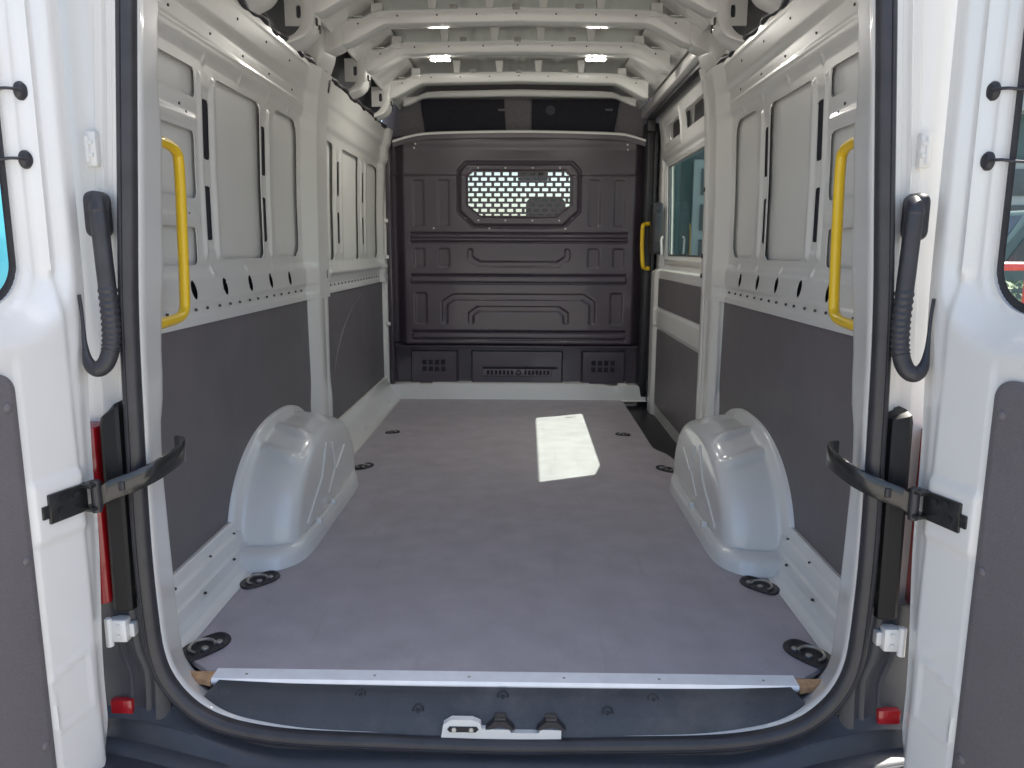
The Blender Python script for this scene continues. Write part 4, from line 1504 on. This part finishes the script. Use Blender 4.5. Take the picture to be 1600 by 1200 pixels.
# ================================================================== CAB
mb = MB()
mb.box(-0.98, 0.98, 3.5, 5.3, -0.45, -0.40)
own(mb.build('cab_floor', M['black']))
def seat(x):
    b = MB()
    b.box(x - 0.26, x + 0.26, 3.75, 4.25, 0.25, 0.45, 0.06, 3)
    o = own(b.build('seat', M['seat'], label='dark cab seat behind the bulkhead window'))
    b = MB()
    b.box(x - 0.25, x + 0.25, 3.62, 3.78, 0.40, 1.06, 0.06, 3)
    b.build('backrest', M['seat'], o)
    b = MB()
    b.box(x - 0.135, x + 0.135, 3.62, 3.74, 1.10, 1.33, 0.05, 3)
    b.build('headrest', M['seat'], o)
seat(0.18)
seat(-0.62)
mb = MB()
mb.prism([(4.45, 0.3), (4.42, 0.88), (4.55, 1.02), (4.75, 1.06), (5.35, 1.0), (5.35, 0.3)], 0, -0.93, 0.93, 0.02)
own(mb.build('dashboard', M['black']))
b = MB()
b.tube([(0.30 + 0.19 * math.cos(t), 4.30 + 0.06 * math.sin(t), 1.05 + 0.18 * math.sin(t)) for t in np.linspace(0, 2 * math.pi, 28)[:-1]], 0.016, 8, closed=True)
b.box(0.13, 0.47, 4.29, 4.32, 1.02, 1.08, 0.01)
own(b.build('steering_wheel', M['black'], smooth=60))
mb = MB()
for s in (-1, 1):
    mb.prism([(3.5, -0.45), (5.4, -0.45), (5.4, 0.98), (3.5, 0.98)], 0, s * 0.95, s * 0.99)
    mb.prism([(3.5, 0.98), (3.72, 0.98), (3.72, 1.70), (3.5, 1.70)], 0, s * 0.93, s * 0.97)
    mb.prism([(5.38, 0.98), (5.46, 0.98), (4.62, 1.72), (4.52, 1.72)], 0, s * 0.88, s * 0.94)
mb.box(-0.95, 0.95, 3.56, 4.65, 1.70, 1.76)
mb.prism([(3.56, 1.76), (4.65, 1.76), (3.56, 2.05)], 0, -0.9, 0.9)
mb.box(-0.9, 0.9, 4.2, 4.62, 1.60, 1.70)
mb.box(-0.95, 0.95, 5.38, 5.42, -0.3, 1.0)
own(mb.build('cab_shell', M['greyliner']))
b = MB()
b.prism([(5.42, 0.99), (5.425, 0.99), (4.60, 1.72), (4.595, 1.72)], 0, -0.9, 0.9)
own(b.build('windscreen', M['clear']))
b = MB()
b.box(-0.02, 0.22, 4.62, 4.66, 1.52, 1.60, 0.01)
own(b.build('mirror', M['black']))

# ================================================================== OUTSIDE
M['facade'] = mat('grey_cladding', (0.050, 0.095, 0.095), 0.6, var=0.08, scale=1.2)
M['facade2'] = mat('light_cladding', (0.26, 0.31, 0.31), 0.6, var=0.06, scale=1.0)
M['winglass'] = mat('dark_window_glass', (0.05, 0.07, 0.08), 0.08, var=0.2, scale=2)
M['cyan'] = mat('cyan_paint', (0.03, 0.22, 0.30), 0.3, coat=0.5, var=0.04)
M['redrail'] = mat('red_rail_paint', (0.50, 0.06, 0.05), 0.4, var=0.1)
M['leaf'] = mat('hedge_leaf', (0.06, 0.11, 0.04), 0.6, var=0.4, scale=8)
M['tyre'] = mat('tyre_rubber', (0.02, 0.02, 0.02), 0.8)

# workshop hall to the right front
hall = empty('workshop_hall', (9.0, 22.0, GZ))
tag(hall, 'grey workshop hall with tall doors seen through the sliding door window', 'building')
def hpart(name, mb_, m, label=None):
    o = mb_.build(name, m, None, smooth=20, label=label)
    o.parent = hall
    o.matrix_parent_inverse = Matrix.Translation((-9.0, -22.0, -GZ))
    return o
mb = MB(); mb.box(3.5, 30.0, 20.0, 34.0, GZ, 4.6); hpart('wall', mb, M['facade'])
mb = MB(); mb.box(3.2, 30.4, 19.4, 34.4, 4.6, 5.1); hpart('roof', mb, M['facade2'])
for i in range(6):
    x = 4.6 + i * 3.6
    mb = MB(); mb.box(x, x + 2.8, 19.86, 19.98, GZ, 3.4, 0.02); d = hpart('hall_door', mb, M['facade2'])
    for j in range(4):
        mb = MB(); mb.box(x + 0.2, x + 2.6, 19.82, 19.855, GZ + 0.25 + j * 0.95, GZ + 0.95 + j * 0.95)
        o = mb.build('door_pane', M['winglass'] if j > 0 else M['facade'], d, smooth=0)
for i in range(7):
    x = 4.1 + i * 3.6
    mb = MB(); mb.box(x - 0.12, x + 0.12, 19.7, 19.95, GZ, 4.55, 0.02); hpart('pilaster', mb, M['facade'])
mb = MB(); mb.box(8.0, 10.6, 19.55, 19.65, 2.2, 2.9, 0.02); hpart('sign_board', mb, M['facade2'])

mb = MB()
mb.cyl((5.25, 10.2, GZ), (0, 0, 1), 0.07, 1.75, 14, bev=0.02)
tag(mb.build('bollard', M['yellow']), 'yellow steel post standing in the yard beyond the sliding door', 'bollard')
mb = MB()
for x in (3.75, 3.95):
    pass
mb.cyl((4.75, 10.8, GZ), (0, 0, 1), 0.05, 3.2, 12, bev=0.01)
mb.cyl((4.75, 10.8, GZ), (0, 0, 1), 0.14, 0.05, 12, bev=0.01)
tag(mb.build('lamp_post', M['facade2']), 'slim pale post in the yard beside the yellow post', 'post')

# parked vans
def parked(x, y, rz, body, label, ln=5.4):
    t = empty('parked_van', (x, y, GZ))
    t.rotation_euler = (0, 0, rz)
    tag(t, label, 'van', 'vans parked in the yard')
    b = MB()
    b.prism([(-ln / 2, 0.35), (ln / 2, 0.35), (ln / 2, 1.05), (ln / 2 - 0.75, 1.25), (ln / 2 - 1.55, 2.35), (-ln / 2 + 0.1, 2.45), (-ln / 2, 2.3)], 1, -0.95, 0.95, 0.07)
    b.build('body', body, t)
    for sy in (-1, 1):
        b = MB(); b.prism([(ln / 2 - 2.35, 1.35), (ln / 2 - 1.05, 1.35), (ln / 2 - 1.6, 2.1), (ln / 2 - 2.35, 2.1)], 1, sy * 0.94, sy * 0.962); b.build('side_window', M['winglass'], t)
        for xx in (-ln / 2 + 1.1, ln / 2 - 1.0):
            b = MB(); b.cyl((xx, sy * 0.72, 0.34), (0, sy, 0), 0.34, 0.24, 24, bev=0.03); wv = b.build('wheel', M['tyre'], t)
            b = MB(); b.cyl((xx, sy * 0.955, 0.34), (0, sy, 0), 0.20, 0.02, 20, bev=0.005); b.build('rim', M['metal'], wv)
    b = MB(); b.prism([(ln / 2 - 0.80, 1.30), (ln / 2 - 0.76, 1.32), (ln / 2 - 1.50, 2.28), (ln / 2 - 1.54, 2.26)], 1, -0.8, 0.8); b.build('windscreen', M['winglass'], t)
    for sy in (-0.72, 0.72):
        b = MB(); b.box(ln / 2 - 0.04, ln / 2 + 0.02, sy - 0.16, sy + 0.16, 0.85, 1.03, 0.03); b.build('headlight', M['metal'], t)
    return t
parked(-3.2, 12.5, R(-92), M['facade2'], 'pale parked van straight ahead beyond the windscreen, left of the seats')
parked(-6.9, 8.8, R(75), M['cyan'], 'cyan parked van glimpsed through the left rear door window')
parked(10.0, 13.5, R(190), M['facade'], 'dark parked van behind the red barrier and hedge')

# barrier and hedge at the right
bar = empty('barrier', (9, 5, GZ))
tag(bar, 'red tube barrier glimpsed through the right rear door window', 'barrier')
b = MB(); b.tube([(4.8, 9.0, 0.78), (13.0, 9.0, 0.78)], 0.06, 10); o = b.build('rail', M['redrail']); o.parent = bar; o.matrix_parent_inverse = Matrix.Translation((-9, -5, -GZ))
for k in range(5):
    b = MB(); x = 4.9 + 2.0 * k; b.cyl((x, 9.0, GZ), (0, 0, 1), 0.04, 1.40, 10); o = b.build('post', M['redrail']); o.parent = bar; o.matrix_parent_inverse = Matrix.Translation((-9, -5, -GZ))
V = []
F = []
for i in range(5000):
    t = rnd.random()
    cx, cy = 4.8 + 8 * t + rnd.gauss(0, 0.1), 9.9 + rnd.gauss(0, 0.28)
    cz = GZ + 0.05 + 1.15 * rnd.random() ** 0.8
    sz = rnd.uniform(0.03, 0.07)
    a = Vector((rnd.gauss(0, 1), rnd.gauss(0, 1), rnd.gauss(0, 1))).normalized()
    bb = a.orthogonal().normalized()
    c = Vector((cx, cy, cz))
    n0 = len(V)
    V += [c - a * sz, c + bb * sz * .5, c + a * sz, c - bb * sz * .5]
    F.append((n0, n0 + 1, n0 + 2, n0 + 3))
hg = pyd('hedge', V, F, M['leaf'], smooth=0)
tag(hg, 'low green hedge behind the red barrier', 'hedge', kind='stuff')
